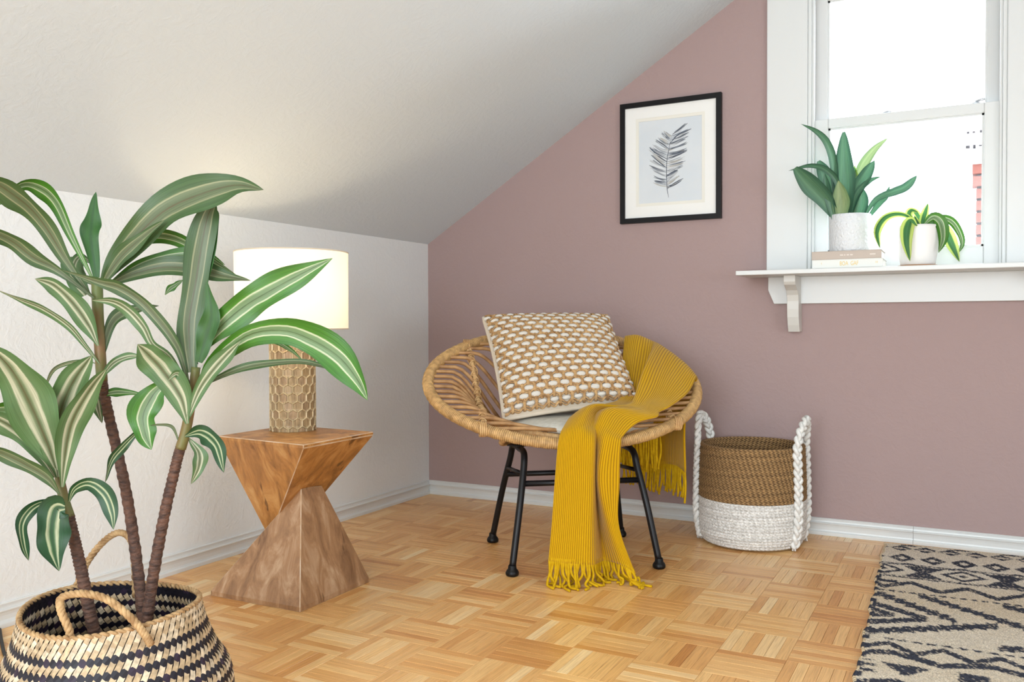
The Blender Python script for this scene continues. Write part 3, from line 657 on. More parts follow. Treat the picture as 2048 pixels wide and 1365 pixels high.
MB().add(vs, fs).build('cover', M['linen'], pad, smooth=True)
sm = [np.array(vs[(ns//2)*nl+k])+0.0 for k in range(nl)]
MB().tube(sm, 0.0022, 6, closed=True).build('seam', M['linen'], pad, smooth=True)

# ================================================================== WOVEN PILLOW
BLp, BRp, TLp, TRp = at(1008, 840, 2.885), at(1276, 805, 2.985), at(967, 637, 3.19), at(1215, 636, 3.27)
pc = (BLp+BRp)/2
pil = empty('throw_pillow', tuple(pc)); tag(pil, 'square pillow woven of tan jute and white wool leaning in the rattan chair', 'pillow')
nv = np.cross(BRp-BLp, TLp-BLp); nv /= np.linalg.norm(nv)
if nv@(CAM-pc) < 0: nv = -nv
def PIL(s, t, off=0.0, side=1):
    """s,t in -1..1"""
    pin = 0.045
    ss = s*(1-pin*(1-abs(t)**2)*abs(s)**3); tt = t*(1-pin*(1-abs(s)**2)*abs(t)**3)
    a, b_ = (ss+1)/2, (tt+1)/2
    base = (1-a)*(1-b_)*BLp+a*(1-b_)*BRp+(1-a)*b_*TLp+a*b_*TRp
    h = 0.075*(max(0, 1-abs(s)**2.6)*max(0, 1-abs(t)**2.6))**0.55+0.008*(0.5 if max(abs(s), abs(t)) > 0.999 else 1)
    return base+nv*(side*h+off)
b = MB(); n = 28
g = np.linspace(-1, 1, n+1)
for sd in (1, -1):
    vs = [PIL(s, t, 0, sd) for t in g for s in g]
    fs = [(j*(n+1)+i, j*(n+1)+i+1, (j+1)*(n+1)+i+1, (j+1)*(n+1)+i) for j in range(n) for i in range(n)]
    b.add(vs, fs if sd == 1 else [q[::-1] for q in fs])
b.build('pillow_cover', M['cream'], pil, smooth=True)
ed = [PIL(s, -1, 0, 0) for s in g]+[PIL(1, t, 0, 0) for t in g[1:]]+[PIL(s, 1, 0, 0) for s in g[::-1][1:]]+[PIL(-1, t, 0, 0) for t in g[::-1][1:-1]]
MB().tube(ed, 0.0075, 8, closed=True).build('piping', M['cream'], pil, smooth=True)
NR_, NC = 17, 11
tv = []; tf = []
sg_, rg_ = 10, 5
for i in range(rg_+1):
    ph = math.pi*i/rg_
    for k in range(sg_):
        a = 2*math.pi*k/sg_; tv.append((math.cos(ph), math.sin(ph)*math.cos(a), math.sin(ph)*math.sin(a)))
for i in range(rg_):
    for k in range(sg_): tf.append((i*sg_+k, i*sg_+(k+1) % sg_, (i+1)*sg_+(k+1) % sg_, (i+1)*sg_+k))
tuft = MB().add(tv, tf).build('wool_tuft', M['wool'], smooth=True); tme = tuft.data; bpy.data.objects.remove(tuft)
dt = 2*0.965/NR_; ds = 2*0.965/NC
for r_ in range(NR_):
    t = -0.965+(r_+0.5)*dt
    for c_ in range(NC+1):
        s = -0.965+(c_+(0.5 if r_ % 2 else 0.0))*ds
        if s < -0.97 or s > 0.975: continue
        p0 = PIL(s, t, 0.003); ex = PIL(min(1, s+0.01), t)-PIL(max(-1, s-0.01), t); ey = PIL(s, min(1, t+0.01))-PIL(s, max(-1, t-0.01))
        ex /= np.linalg.norm(ex); ez = np.cross(ex, ey/np.linalg.norm(ey)); ez /= np.linalg.norm(ez); ey = np.cross(ez, ex)
        o = link(bpy.data.objects.new('wool_tuft', tme)); o.parent = pil
        edge = 1-0.35*max(0, (max(abs(s), abs(t))-0.8)/0.2)
        sx_, sy_, sz_ = 0.0195*edge, 0.0108*edge, 0.0092
        q = p0-ORI[pil.name]
        o.matrix_local = Matrix(((ex[0]*sx_, ey[0]*sy_, ez[0]*sz_, q[0]), (ex[1]*sx_, ey[1]*sy_, ez[1]*sz_, q[1]), (ex[2]*sx_, ey[2]*sy_, ez[2]*sz_, q[2]), (0, 0, 0, 1)))
for r_ in range(NR_+1):
    t0 = -0.965+r_*dt
    b = MB()
    for st in (-1, 1):
        P = []
        for s in np.linspace(-0.99, 0.99, NC*10):
            phs = (s+0.965)/ds*2*math.pi+(0 if r_ % 2 == 0 else math.pi)
            tt = t0-0.17*dt*math.cos(phs)+st*0.085*dt
            P.append(PIL(s, max(-0.995, min(0.995, tt)), 0.0065+0.0025*math.cos(phs*1+st*1.2)))
        b.tube(P, 0.0030, 6)
    b.build('jute_cord', M['jute'], pil, smooth=True)
for r_ in range(NR_):
    t = -0.965+(r_+0.5)*dt
    b = MB()
    for c_ in range(NC+1):
        s = -0.965+(c_+(0.0 if r_ % 2 else 0.5))*ds
        if abs(s) > 0.985: continue
        for st in (-1, 1):
            P = [PIL(s+st*0.009, max(-0.99, min(0.99, t+q*dt)), 0.008+0.003*math.cos(q*3.5)) for q in np.linspace(-0.75, 0.75, 7)]
            b.tube(P, 0.0030, 6)
    b.build('jute_binding', M['jute'], pil, smooth=True)

# ================================================================== MUSTARD THROW
ST = [  # px, py, depth  across the cloth (7 points per station)
 [(1246, 905, 3.37), (1268, 915, 3.36), (1290, 925, 3.33), (1312, 930, 3.30), (1332, 928, 3.27), (1355, 932, 3.19), (1371, 945, 3.13)],
 [(1247, 820, 3.37), (1270, 820, 3.36), (1292, 825, 3.33), (1314, 830, 3.30), (1334, 832, 3.27), (1354, 835, 3.19), (1370, 845, 3.13)],
 [(1248, 712, 3.36), (1272, 715, 3.35), (1297, 720, 3.325), (1322, 736, 3.29), (1345, 750, 3.255), (1370, 768, 3.17), (1386, 785, 3.10)],
 [(1250, 674, 3.305), (1275, 672, 3.30), (1305, 684, 3.275), (1318, 690, 3.24), (1346, 709, 3.20), (1375, 733, 3.12), (1393, 755, 3.05)],
 [(1246, 705, 3.20), (1268, 708, 3.19), (1299, 727, 3.125), (1297, 722, 3.045), (1326, 741, 3.06), (1352, 762, 3.00), (1376, 786, 2.95)],
 [(1242, 760, 3.05), (1260, 765, 3.04), (1287, 772, 3.03), (1280, 766, 2.95), (1308, 785, 2.93), (1326, 800, 2.89), (1342, 812, 2.85)],
 [(1240, 798, 2.95), (1253, 802, 2.94), (1274, 804, 2.93), (1269, 799, 2.872), (1292, 806, 2.86), (1306, 814, 2.835), (1319, 824, 2.81)],
 [(1205, 812, 2.865), (1220, 811, 2.86), (1237, 812, 2.85), (1256, 812, 2.83), (1276, 818, 2.81), (1295, 826, 2.79), (1314, 834, 2.775)],
 [(1152, 828, 2.80), (1168, 817, 2.795), (1186, 812, 2.79), (1200, 822, 2.82), (1218, 818, 2.775), (1245, 830, 2.765), (1276, 846, 2.755)],
 [(1128, 856, 2.725), (1146, 846, 2.72), (1166, 845, 2.715), (1186, 850, 2.745), (1198, 846, 2.735), (1222, 858, 2.715), (1247, 872, 2.715)],
 [(1117, 886, 2.695), (1138, 880, 2.685), (1162, 878, 2.68), (1187, 882, 2.685), (1192, 884, 2.72), (1210, 886, 2.685), (1241, 892, 2.69)],
 [(1110, 960, 2.69), (1134, 960, 2.68), (1160, 960, 2.675), (1186, 960, 2.68), (1190, 962, 2.75), (1201, 962, 2.685), (1239, 962, 2.69)],
 [(1104, 1045, 2.68), (1130, 1047, 2.67), (1157, 1048, 2.665), (1185, 1050, 2.67), (1198, 1050, 2.76), (1217, 1050, 2.69), (1238, 1052, 2.68)],
 [(1097, 1122, 2.665), (1124, 1126, 2.655), (1153, 1128, 2.65), (1185, 1130, 2.655), (1208, 1122, 2.74), (1243, 1130, 2.67), (1270, 1147, 2.655)],
]
SP = [[at(*q) for q in row] for row in ST]
NU, NV = 150, 84
cols_ = [cr(row, NV) for row in SP]                      # stations x NV
grid = np.stack([cr([cols_[s][j] for s in range(len(SP))], NU) for j in range(NV)], 1)   # NU x NV x 3
grid[:, :, 2] = np.maximum(grid[:, :, 2], 0.012)
# keep above the pad / chair shell
thr = empty('throw_blanket', tuple(at(1170, 1172, 2.66)*np.array([1, 1, 0]))); tag(thr, 'mustard yellow ribbed knit throw with tassel fringe draped over the rattan chair', 'blanket')
vs = [grid[i, j] for i in range(NU) for j in range(NV)]
uvs = [(i/(NU-1), j/(NV-1)) for i in range(NU) for j in range(NV)]
fs = [(i*NV+j, i*NV+j+1, (i+1)*NV+j+1, (i+1)*NV+j) for i in range(NU-1) for j in range(NV-1)]
tk = MB().add(vs, fs, uvs).build('knit', M['throw'], thr, smooth=True, solid=0.007)
def fringe(edge, prev, kind):
    b = MB(); n = 40
    for k in range(n):
        j = (k+0.5)/n*(NV-1); i0 = int(j); q = j-i0
        p0 = edge[i0]*(1-q)+edge[min(NV-1, i0+1)]*q; pm = prev[i0]
        if kind == 'floor':
            out = np.array([0.606, -0.795, 0])*random.uniform(-0.002, 0.030)+np.array([0.795, 0.606, 0])*(random.uniform(-0.03, 0.03)+0.035*(k/n)**2)*(0.4+0.6*k/n)
            P = [p0+(pm-p0)*0.6, p0, p0+np.array([0, 0, -p0[2]*0.45])+out*0.25+rng.normal(0, 0.004, 3), np.array([p0[0], p0[1], 0.012+random.random()*0.012])+out*0.6+np.append(rng.normal(0, 0.006, 2), 0),
                 np.array([p0[0], p0[1], 0.0045])+out*1.0+np.append(rng.normal(0, 0.008, 2), 0), np.array([p0[0], p0[1], 0.0045])+out*1.5+np.append(rng.normal(0, 0.010, 2), 0)]
            P = cr(P, 22); P[:, 2] = np.maximum(P[:, 2], 0.0042)
        else:
            l = random.uniform(0.085, 0.115)
            P = cr([p0+(pm-p0)*0.3, p0, p0+np.array([0, 0, -l*0.5])+rng.normal(0, 0.003, 3), p0+np.array([0, 0, -l])+rng.normal(0, 0.004, 3)], 12)
        b.tube(P, 0.0041, 6)
    return b.build('fringe', M['fringe'], thr, smooth=True, kind='stuff')
fringe(grid[-1], grid[-3], 'floor'); fringe(grid[0], grid[2], 'hang')
# loop-back fringe layer tucked behind the seat
b = MB()
for k in range(22):
    p0 = at(1243+k*3.6, 860+random.uniform(-4, 4), 3.16-0.002*k); l = random.uniform(0.12, 0.15)
    b.tube(cr([p0, p0+np.array([0, 0, -l*0.5])+rng.normal(0, 0.003, 3), p0+np.array([0, 0, -l])+rng.normal(0, 0.004, 3)], 10), 0.0036, 6)
b.build('fringe', M['fringe'], thr, smooth=True, kind='stuff')

# ================================================================== ROPE BASKET
BX, BY = 1.562, -0.222
rb = empty('rope_basket', (BX, BY, 0)); tag(rb, 'two-tone rope basket with brown top, white bottom and white braided handles', 'basket')
def coil_body(name, z0, z1, c_a, c_b, rfun, rows, inner):
    b = MB(); seg = 320; vs = []; cs = []; prof = []
    sub = 4
    for i in range(rows*sub+1):
        z = z0+(z1-z0)*i/(rows*sub); prof.append((rfun(z)+0.0032*abs(math.sin(math.pi*i/sub)), z, i))
    if inner:
        for i in range(rows*sub, -1, -1):
            z = z0+(z1-z0)*i/(rows*sub); prof.append((rfun(z)-0.010-0.0022*abs(math.sin(math.pi*i/sub)), z, i+1))
    else:
        prof = [(0.0, 0.004, 0)]+prof
    n = len(prof)
    for (r, z, i) in prof:
        row = i//sub; tilt = 0.006*math.sin(row*1.7)
        for k in range(seg):
            a = 2*math.pi*k/seg
            tw = math.sin(k*math.pi*2/seg*72+(i % sub)*1.3+row*1.1)
            f = 0.5+0.5*tw; rr = r+0.0012*tw
            vs.append((BX+rr*math.cos(a), BY+rr*math.sin(a), z)); q = random.uniform(-0.05, 0.05)+0.10*math.sin(row*2.7)*math.sin(a*3+row)
            cs.append(tuple(c_a[j]*(1-f)+c_b[j]*f+q*c_b[j] for j in range(3))+(1,))
    fs = [(i*seg+k, i*seg+(k+1) % seg, (i+1)*seg+(k+1) % seg, (i+1)*seg+k) for i in range(n-1) for k in range(seg)]
    b.add(vs, fs, None, cs); return b.build(name, M['coil'], rb, smooth=True)
def rbf(z):
    return 0.165+0.022*min(1, z/0.045)**0.6+0.004*math.sin(math.pi*min(1, z/0.36))-0.003*(z/0.36)
coil_body('white_coils', 0.006, 0.168, lin(206, 202, 195), lin(236, 234, 230), rbf, 15, False)
coil_body('jute_coils', 0.168, 0.362, lin(68, 46, 28), lin(184, 146, 96), rbf, 21, True)
MB().lathe([(0.0, 0.012), (0.165, 0.012)], (BX, BY, 0), 40).build('inner_base', M['jute'], rb)
vd = np.array([CAM[0]-BX, CAM[1]-BY]); vd /= np.linalg.norm(vd); va = math.atan2(vd[1], vd[0])
def braid(b, path, wv, r_, amp, n, wl):
    """three-strand braid along path; wv = function giving (width dir, out dir)"""
    d = np.concatenate([[0], np.cumsum(np.linalg.norm(np.diff(path, axis=0), axis=1))])
    for k in range(3):
        P = []
        for i, p_ in enumerate(path):
            ph = 2*math.pi*(d[i]/wl)+k*2*math.pi/3; wd, od = wv(i)
            P.append(p_+wd*amp*math.sin(ph)+od*amp*0.5*math.sin(2*ph))
        b.tube(P, r_, 7)
def handle(a1, a2, side_dir):
    P = []
    ctrl = []
    for z in (0.012, 0.10, 0.20, 0.30, 0.36): ctrl.append((a1, rbf(z)+0.011, z))
    am = (a1+a2)/2
    ctrl += [(a1+(a2-a1)*0.12, rbf(0.36)+0.010, 0.415), (a1+(a2-a1)*0.3, rbf(0.36)+0.010, 0.445), (am, rbf(0.36)+0.010, 0.455), (a1+(a2-a1)*0.7, rbf(0.36)+0.010, 0.445), (a1+(a2-a1)*0.88, rbf(0.36)+0.010, 0.415)]
    for z in (0.36, 0.30, 0.20, 0.10, 0.012): ctrl.append((a2, rbf(z)+0.011, z))
    C3 = [(BX+r*math.cos(a), BY+r*math.sin(a), z) for (a, r, z) in ctrl]
    path = cr(C3, 260)
    tan = np.gradient(path, axis=0); tan /= np.linalg.norm(tan, axis=1)[:, None]
    def wv(i):
        od = np.array([path[i][0]-BX, path[i][1]-BY, 0]); od /= np.linalg.norm(od); wd = np.cross(tan[i], od); wd /= np.linalg.norm(wd); return wd, od
    b = MB(); braid(b, path, wv, 0.0078, 0.0115, 260, 0.085)
    for end in (0, -1):          # tassel ends
        for k in range(6):
            p0 = path[end]+np.array([random.uniform(-.01, .01), random.uniform(-.01, .01), 0.0]); b.tube([p0+np.array([0, 0, 0.012]), np.array([p0[0]+random.uniform(-.006, .006), p0[1]+random.uniform(-.006, .006), 0.003])], 0.003, 5)
    b.build('braided_handle', M['cotton'], rb, smooth=True)
handle(va+math.radians(52), va+math.radians(100), 1)
handle(va-math.radians(84), va-math.radians(128), -1)

# ================================================================== RUG
ro = np.array([2.003, -0.0625]); ev = np.array([0.036, -0.99935]); eu = np.array([0.99935, 0.036])
RW, RL, ds_ = 0.95, 1.62, 0.0042
nu, nvv = int(RW/ds_), int(RL/ds_)
TAN, TAN2, DK = np.array(lin(216, 194, 160)[:3]), np.array(lin(244, 238, 226)[:3]), np.array(lin(60, 62, 72)[:3])
def tri(x, p): x = (x/p) % 1.0; return abs(x-0.5)*4-1     # +1 at 0, -1 at p/2
def dia(u, v, u0, v0, per, hw_, hh):
    x = (u-u0+per/2) % per-per/2; return abs(x)/hw_+abs(v-v0)/hh
def pat(u, v):
    if v < 0.55: pass
    d = dia(u, v, 0.055, 0.058, 0.077, 0.036, 0.042)
    if 0.02 < v < 0.1: return (d < 1 and d > 0.22 and not (abs(v-0.062) < 0.007 and d < 0.7))
    d = dia(u, v, 0.063, 0.196, 0.0925, 0.042, 0.056)
    if 0.13 < v < 0.26: return 0.38 < d < 1
    if 0.272 < v < 0.286: return int(u/0.006) % 2 == 0 or v < 0.28
    if 0.295 < v < 0.425:
        x = (u-0.126+0.116) % 0.232-0.116
        hg = abs(x) < 0.016+0.75*abs(v-0.362)*0.9
        e = dia(u, v, 0.24, 0.356, 0.232, 0.068, 0.066)
        return (hg and abs(x) < 0.062) or (0.66 < e < 1.0) or e < 0.26
    if 0.428 < v < 0.446: return int(u/0.007) % 2 == 0 or v > 0.437
    if 0.46 < v < 0.592:
        z = 0.528-0.036*tri(u-0.097, 0.15); z2 = 0.556-0.036*tri(u-0.097, 0.15)
        return abs(v-z) < 0.019 or (u < 0.06 and abs(v-0.5) < 0.014)
    if 0.598 < v < 0.611: return int(u/0.009) % 3 != 0
    st = 0.028
    us = math.floor(u/st)*st+st/2
    if 0.614 < v < 1.02:
        if abs(v-(0.640+0.86*us)) < 0.024 and u < 0.21: return True
        if abs(v-(0.618+0.72*(us-0.115))) < 0.023 and u > 0.115: return True
        if abs(v-(1.000-0.60*us)) < 0.023 and u < 0.31: return True
        if abs(v-(0.628+0.40*(us-0.33))) < 0.023 and u > 0.33: return True
        if u < 0.142 and (abs(abs(v-0.835)-0.62*(0.142-u)) < 0.021): return True
        if u < 0.06 and (abs(abs(v-0.835)-0.5*(0.06-u)) < 0.016): return True
        if u > 0.30 and abs(v-(0.995-0.35*(us-0.3))) < 0.02: return True
        return False
    if 1.03 < v < 1.042: return u > 0.04 and int(u/0.011) % 3 != 0
    if 1.042 <= v < 1.20:
        z = 1.094-0.028*tri(u-0.055, 0.122*2 if False else 0.122); z2 = 1.152-0.022*tri(u-0.065, 0.21)
        return abs(v-z) < 0.016 or abs(v-z2) < 0.017
    if 1.20 <= v < 1.28:
        x = (u-0.098+0.14) % 0.28-0.14; return abs(x) < 0.056*(1-(v-1.205)/0.07) and v > 1.205 or (u < 0.035 and int(v/0.018) % 2 == 0) or abs(x) > 0.108
    v2 = (v-1.28) % 0.13
    return abs(v2-0.05-0.02*tri(u, 0.16)) < 0.013
vs = []; cs = []; fs = []
hg_ = rng.random((nvv+1, nu+1))
for j in range(nvv+1):
    for i in range(nu+1):
        u, v = i*ds_, j*ds_
        wob = 0.003*math.sin(v*23)+0.002*math.sin(v*61)
        q = ro+(u+wob*(1 if i == 0 else 0.2))*eu+v*ev
        vs.append((q[0], q[1], 0.0065+0.0012*((i+j) % 2)+0.0010*hg_[j, i]))
        du, dv = rng.normal(0, 0.0018), rng.normal(0, 0.0022)
        k = pat(u+du, v+dv)
        edge = u < 0.012 and int((v+0.006*math.sin(v*9))/0.032) % 2 == 0 and v > 0.28
        if edge: k = True
        t = 0.35+0.3*hg_[j, (i*7) % nu]+0.25*math.sin(v*7)*math.sin(v*3.1)
        base = TAN*(1-t)+TAN2*t
        c = DK*(0.8+0.9*hg_[(j*3) % nvv, i]) if k and hg_[j, i] > 0.07 else base*(0.85+0.25*hg_[j, i])
        cs.append((c[0], c[1], c[2], 1))
for j in range(nvv):
    for i in range(nu): fs.append((j*(nu+1)+i, (j+1)*(nu+1)+i, (j+1)*(nu+1)+i+1, j*(nu+1)+i+1))
rug = empty('area_rug', (ro[0]+0.45, ro[1]-0.7, 0)); tag(rug, 'flatwoven jute rug with charcoal ikat zigzags and diamonds', 'rug')
MB().add(vs, fs, None, cs).build('woven_field', M['rug'], rug, smooth=True)
sv = []
b = MB()
for s0 in np.arange(0.0, RL, 0.011):
    q = ro+s0*ev; dk = int(s0/0.032) % 2 == 0 and s0 > 0.28
    c = tuple(DK*1.2)+(1,) if dk else tuple(TAN*random.uniform(0.9, 1.2))+(1,)
    q1 = q+ev*0.009; w_ = 0.003*math.sin(s0*23)+0.002*math.sin(s0*61)
    b.tube([(q[0]+w_, q[1], 0.0045), (q1[0]+w_, q1[1], 0.0045)], [0.0046, 0.0044], 6, c=c)
b.build('selvedge', M['rug'], rug, smooth=True, kind='stuff')

# ================================================================== FRAMED FEATHER PICTURE
FX0, FX1, FZ0, FZ1 = 0.9717, 1.3954, 1.2200, 1.7171
pf = empty('picture_frame', ((FX0+FX1)/2, 0, FZ0)); tag(pf, 'black-framed grey watercolour feather print on the mauve wall', 'picture')
fw = 0.0205
def frm(b, x0, x1, z0, z1, w_, y0, y1):
    b.prism([(x0, z0), (x0+w_, z0+w_), (x0+w_, z1-w_), (x0, z1)], 1, y0, y1); b.prism([(x1, z0), (x1, z1), (x1-w_, z1-w_), (x1-w_, z0+w_)], 1, y0, y1)
    b.prism([(x0, z0), (x1, z0), (x1-w_, z0+w_), (x0+w_, z0+w_)], 1, y0, y1); b.prism([(x0, z1), (x0+w_, z1-w_), (x1-w_, z1-w_), (x1, z1)], 1, y0, y1)
b = MB(); frm(b, FX0, FX1, FZ0, FZ1, fw, -0.022, -0.001); o = b.build('moulding', M['frame'], pf); fix(o)
ix0, ix1, iz0, iz1 = FX0+0.079, FX1-0.079, FZ0+0.080, FZ1-0.080
b = MB(); frm(b, FX0+0.015, FX1-0.015, FZ0+0.015, FZ1-0.015, 0.064-0.012, -0.013, -0.010); o = b.build('mount_board', M['mat_board'], pf); fix(o)
b = MB(); frm(b, FX0+0.067, FX1-0.067, FZ0+0.067, FZ1-0.067, 0.0125, -0.0120, -0.0095); o = b.build('inner_mount', M['mat_line'], pf); fix(o)
MB().box(ix0-0.005, ix1+0.005, -0.0098, -0.008, iz0-0.005, iz1+0.005).build('print_paper', M['paper'], pf)
fb = MB()
def fp(cx, cy): return onplane(1220+cx/4.708, 170+cy/4.708, 1, -0.0101)
def stroke(p0, p1, p2, w0, w1, gshade, lift):
    P = cr([fp(*p0), fp(*p1), fp(*p2)], 10); n = len(P); vs = []
    tan = np.gradient(P, axis=0); tan /= np.linalg.norm(tan, axis=1)[:, None]
    for i in range(n):
        t = i/(n-1); wd = (w0+(w1-w0)*t)*math.sin(math.pi*min(0.97, 0.12+0.85*t))**0.6
        nn = np.array([-tan[i][2], 0, tan[i][0]])*wd*0.5
        for sgn in (-1, 1): q = P[i]+sgn*nn; vs.append((q[0], -0.0100-lift, q[2]))
    c = lin(*gshade); fb.add(vs, [(2*i, 2*i+1, 2*i+3, 2*i+2) for i in range(n-1)], None, [c]*len(vs))
random.seed(11)
spine = np.array([(552, 1062), (543, 1010), (537, 960), (531, 880), (532, 800), (538, 700), (548, 620), (560, 550), (580, 480), (610, 440), (640, 415)], float)
SPN = cr(spine, 60)
for i in range(8):
    pass
left_end = [(940, (408, 912)), (900, (412, 868)), (860, (402, 800)), (820, (372, 770)), (780, (365, 700)), (745, (385, 655)), (705, (368, 610)), (665, (370, 585)), (630, (395, 560)), (595, (430, 520)), (555, (450, 490)), (520, (480, 450)), (495, (505, 435))]
right_end = [(970, (690, 880)), (935, (665, 850)), (900, (650, 800)), (860, (640, 797)), (820, (690, 760)), (775, (718, 725)), (730, (715, 680)), (690, (728, 612)), (650, (725, 605)), (610, (735, 540)), (570, (735, 492)), (530, (752, 440)), (495, (765, 410)), (470, (705, 392)), (450, (735, 360))]
def spx(y): k = int(np.argmin(abs(SPN[:, 1]-y))); return SPN[k]
ct = 0
for lst, sg in ((left_end, -1), (right_end, 1)):
    for (sy, e) in lst:
        for j in range(7):
            s = spx(sy+random.uniform(-16, 16)); f = random.uniform(0.72, 1.02); ex = s[0]+(e[0]-s[0])*f; ey = s[1]+(e[1]-s[1])*f+random.uniform(-14, 14)
            mx, my = (s[0]+ex)/2, (s[1]+ey)/2+random.uniform(0, 12)
            gch = random.choice([(92, 98, 108), (128, 134, 142), (156, 161, 167), (180, 183, 186), (74, 80, 92), (176, 172, 163), (190, 192, 194), (186, 189, 192)])
            ct += 1; stroke(tuple(s), (mx, my), (ex, ey), random.uniform(0.0012, 0.004), random.uniform(0.002, 0.0065), gch, 0.00002*ct % 0.0006)
for (a, b_, c, w_) in (((560, 560), (640, 470), (765, 415), 0.006), ((540, 700), (430, 640), (372, 588), 0.006), ((552, 600), (500, 560), (430, 515), 0.005), ((545, 650), (640, 640), (728, 610), 0.006), ((532, 780), (480, 740), (385, 660), 0.005), ((537, 980), (600, 930), (690, 880), 0.005), ((536, 850), (590, 820), (638, 798), 0.004)):
    stroke(a, b_, c, w_*0.5, w_, (78, 86, 100), 0.0007)
stroke(tuple(spine[0]), tuple(spine[2]), tuple(spine[4]), 0.0018, 0.003, (66, 72, 84), 0.0008)
stroke(tuple(spine[3]), tuple(spine[5]), tuple(spine[8]), 0.003, 0.002, (66, 72, 84), 0.0008)
fb.build('feather_print', M['ink'], pf)

# ================================================================== LEAF BUILDER
def leaf(name, pts, width, m, parent, depth0, depth1, roll=0.0, fold=0.25, ruffle=0.11, nL=30, peak=0.45, base_w=0.12, tipw=0.0, wpx=True, dm=None):
    """pts: photo pixels from leaf base to tip; depth0..depth1 along it; width in px"""
    k = len(pts)
    P = cr([at(p[0], p[1], depth0+(depth1-depth0)*(i/(k-1))**1.2+((dm or 0)*math.sin(math.pi*i/(k-1)))) for i, p in enumerate(pts)], nL)
    tan = np.gradient(P, axis=0); tan /= (np.linalg.norm(tan, axis=1)[:, None]+1e-9)
    nA = 8; vs = []; uvs = []; ph = random.random()*6; ph2 = random.random()*6
    for i in range(nL):
        t = i/(nL-1)
        view = CAM-P[i]; view /= np.linalg.norm(view)
        wd = np.cross(tan[i], view); wd /= (np.linalg.norm(wd)+1e-9); nn = np.cross(wd, tan[i])
        rl = roll*(0.6+0.8*t); cw, sw = math.cos(rl), math.sin(rl)
        wd, nn = wd*cw+nn*sw, nn*cw-wd*sw
        if t < peak: prof = base_w+(1-base_w)*math.sin(math.pi/2*(t/peak))**1.1
        else: prof = tipw+(1-tipw)*math.cos(math.pi/2*((t-peak)/(1-peak)))**0.8
        prof = max(prof, 0.012)
        W = width*depth0/FPX*0.5*prof
        for a in range(nA+1):
            s = a/nA*2-1
            r1 = 1+ruffle*1.4*math.sin(t*11+ph+(0 if s > 0 else 1.7))*abs(s)
            off = nn*W*(fold*(abs(s)**1.2)-fold*0.5+ruffle*1.2*math.sin(t*17+ph2+(2.1 if s > 0 else 0))*abs(s)**2)
            vs.append(P[i]+wd*W*s*r1+off); uvs.append((t, a/nA))
    fs = [(i*(nA+1)+a, i*(nA+1)+a+1, (i+1)*(nA+1)+a+1, (i+1)*(nA+1)+a) for i in range(nL-1) for a in range(nA)]
    return MB().add(vs, fs, uvs).build(name, M[m], parent, smooth=True)

# ================================================================== PLANT BASKET
QX, QY = 0.880, -2.394; RZ = 0.287
pb = empty('plant_basket', (QX, QY, 0)); tag(pb, 'black and natural striped woven belly basket holding the dracaena plant', 'basket')
BPROF = [(0.150, 0.0), (0.180, 0.018), (0.201, 0.060), (0.209, 0.105), (0.207, 0.142), (0.199, 0.166), (0.184, 0.190), (0.172, 0.218), (0.161, 0.250), (0.1525, RZ)]
pr = cr([(r, 0, z) for r, z in BPROF], 200)
arc = np.concatenate([[0], np.cumsum(np.linalg.norm(np.diff(pr, axis=0), axis=1))]); AL = arc[-1]
def surf(s, a, off):
    """s arc length from the rim downwards"""
    x = max(0.0, min(AL, AL-s)); r = np.interp(x, arc, pr[:, 0]); z = np.interp(x, arc, pr[:, 2])
    x2 = min(AL, x+0.004); x1 = max(0, x-0.004); tr_ = np.interp(x2, arc, pr[:, 0])-np.interp(x1, arc, pr[:, 0]); tz = np.interp(x2, arc, pr[:, 2])-np.interp(x1, arc, pr[:, 2])
    l = math.hypot(tr_, tz)+1e-9; nr_, nz = tz/l, -tr_/l
    rr = r+nr_*off; zz = z+nz*off
    wav = 1.0+0.025*math.cos(2*a+0.6)*max(0, 1-s/0.12)
    rise = 0.006*math.cos(2*a-0.4)*max(0, 1-s/0.12)
    return (QX+rr*wav*math.cos(a), QY+rr*wav*math.sin(a), max(0.001, zz+rise))
NAT, NAT2, BLK = lin(190, 166, 132), lin(212, 194, 166), lin(24, 20, 32)
b = MB(); seg = 96; rows_ = 60; vs = []; cs = []
for i in range(rows_+1):
    s = AL*i/rows_
    for k in range(seg): vs.append(surf(s, 2*math.pi*k/seg, 0.0)); cs.append(lin(46, 36, 34))
fs = [(i*seg+k, (i+1)*seg+k, (i+1)*seg+(k+1) % seg, i*seg+(k+1) % seg) for i in range(rows_) for k in range(seg)]
b.add(vs, fs, None, cs)
b.add([(QX+0.148*math.cos(2*math.pi*k/40), QY+0.148*math.sin(2*math.pi*k/40), 0.006) for k in range(40)], [tuple(range(40))], None, [lin(40, 32, 28)]*40)
b.build('basket_liner', M['weave'], pb, smooth=True)
rp = 0.0128; NCc = 84
def row_dark(r_):
    if r_ < 3: return False
    return (r_-3) % 2 == 0
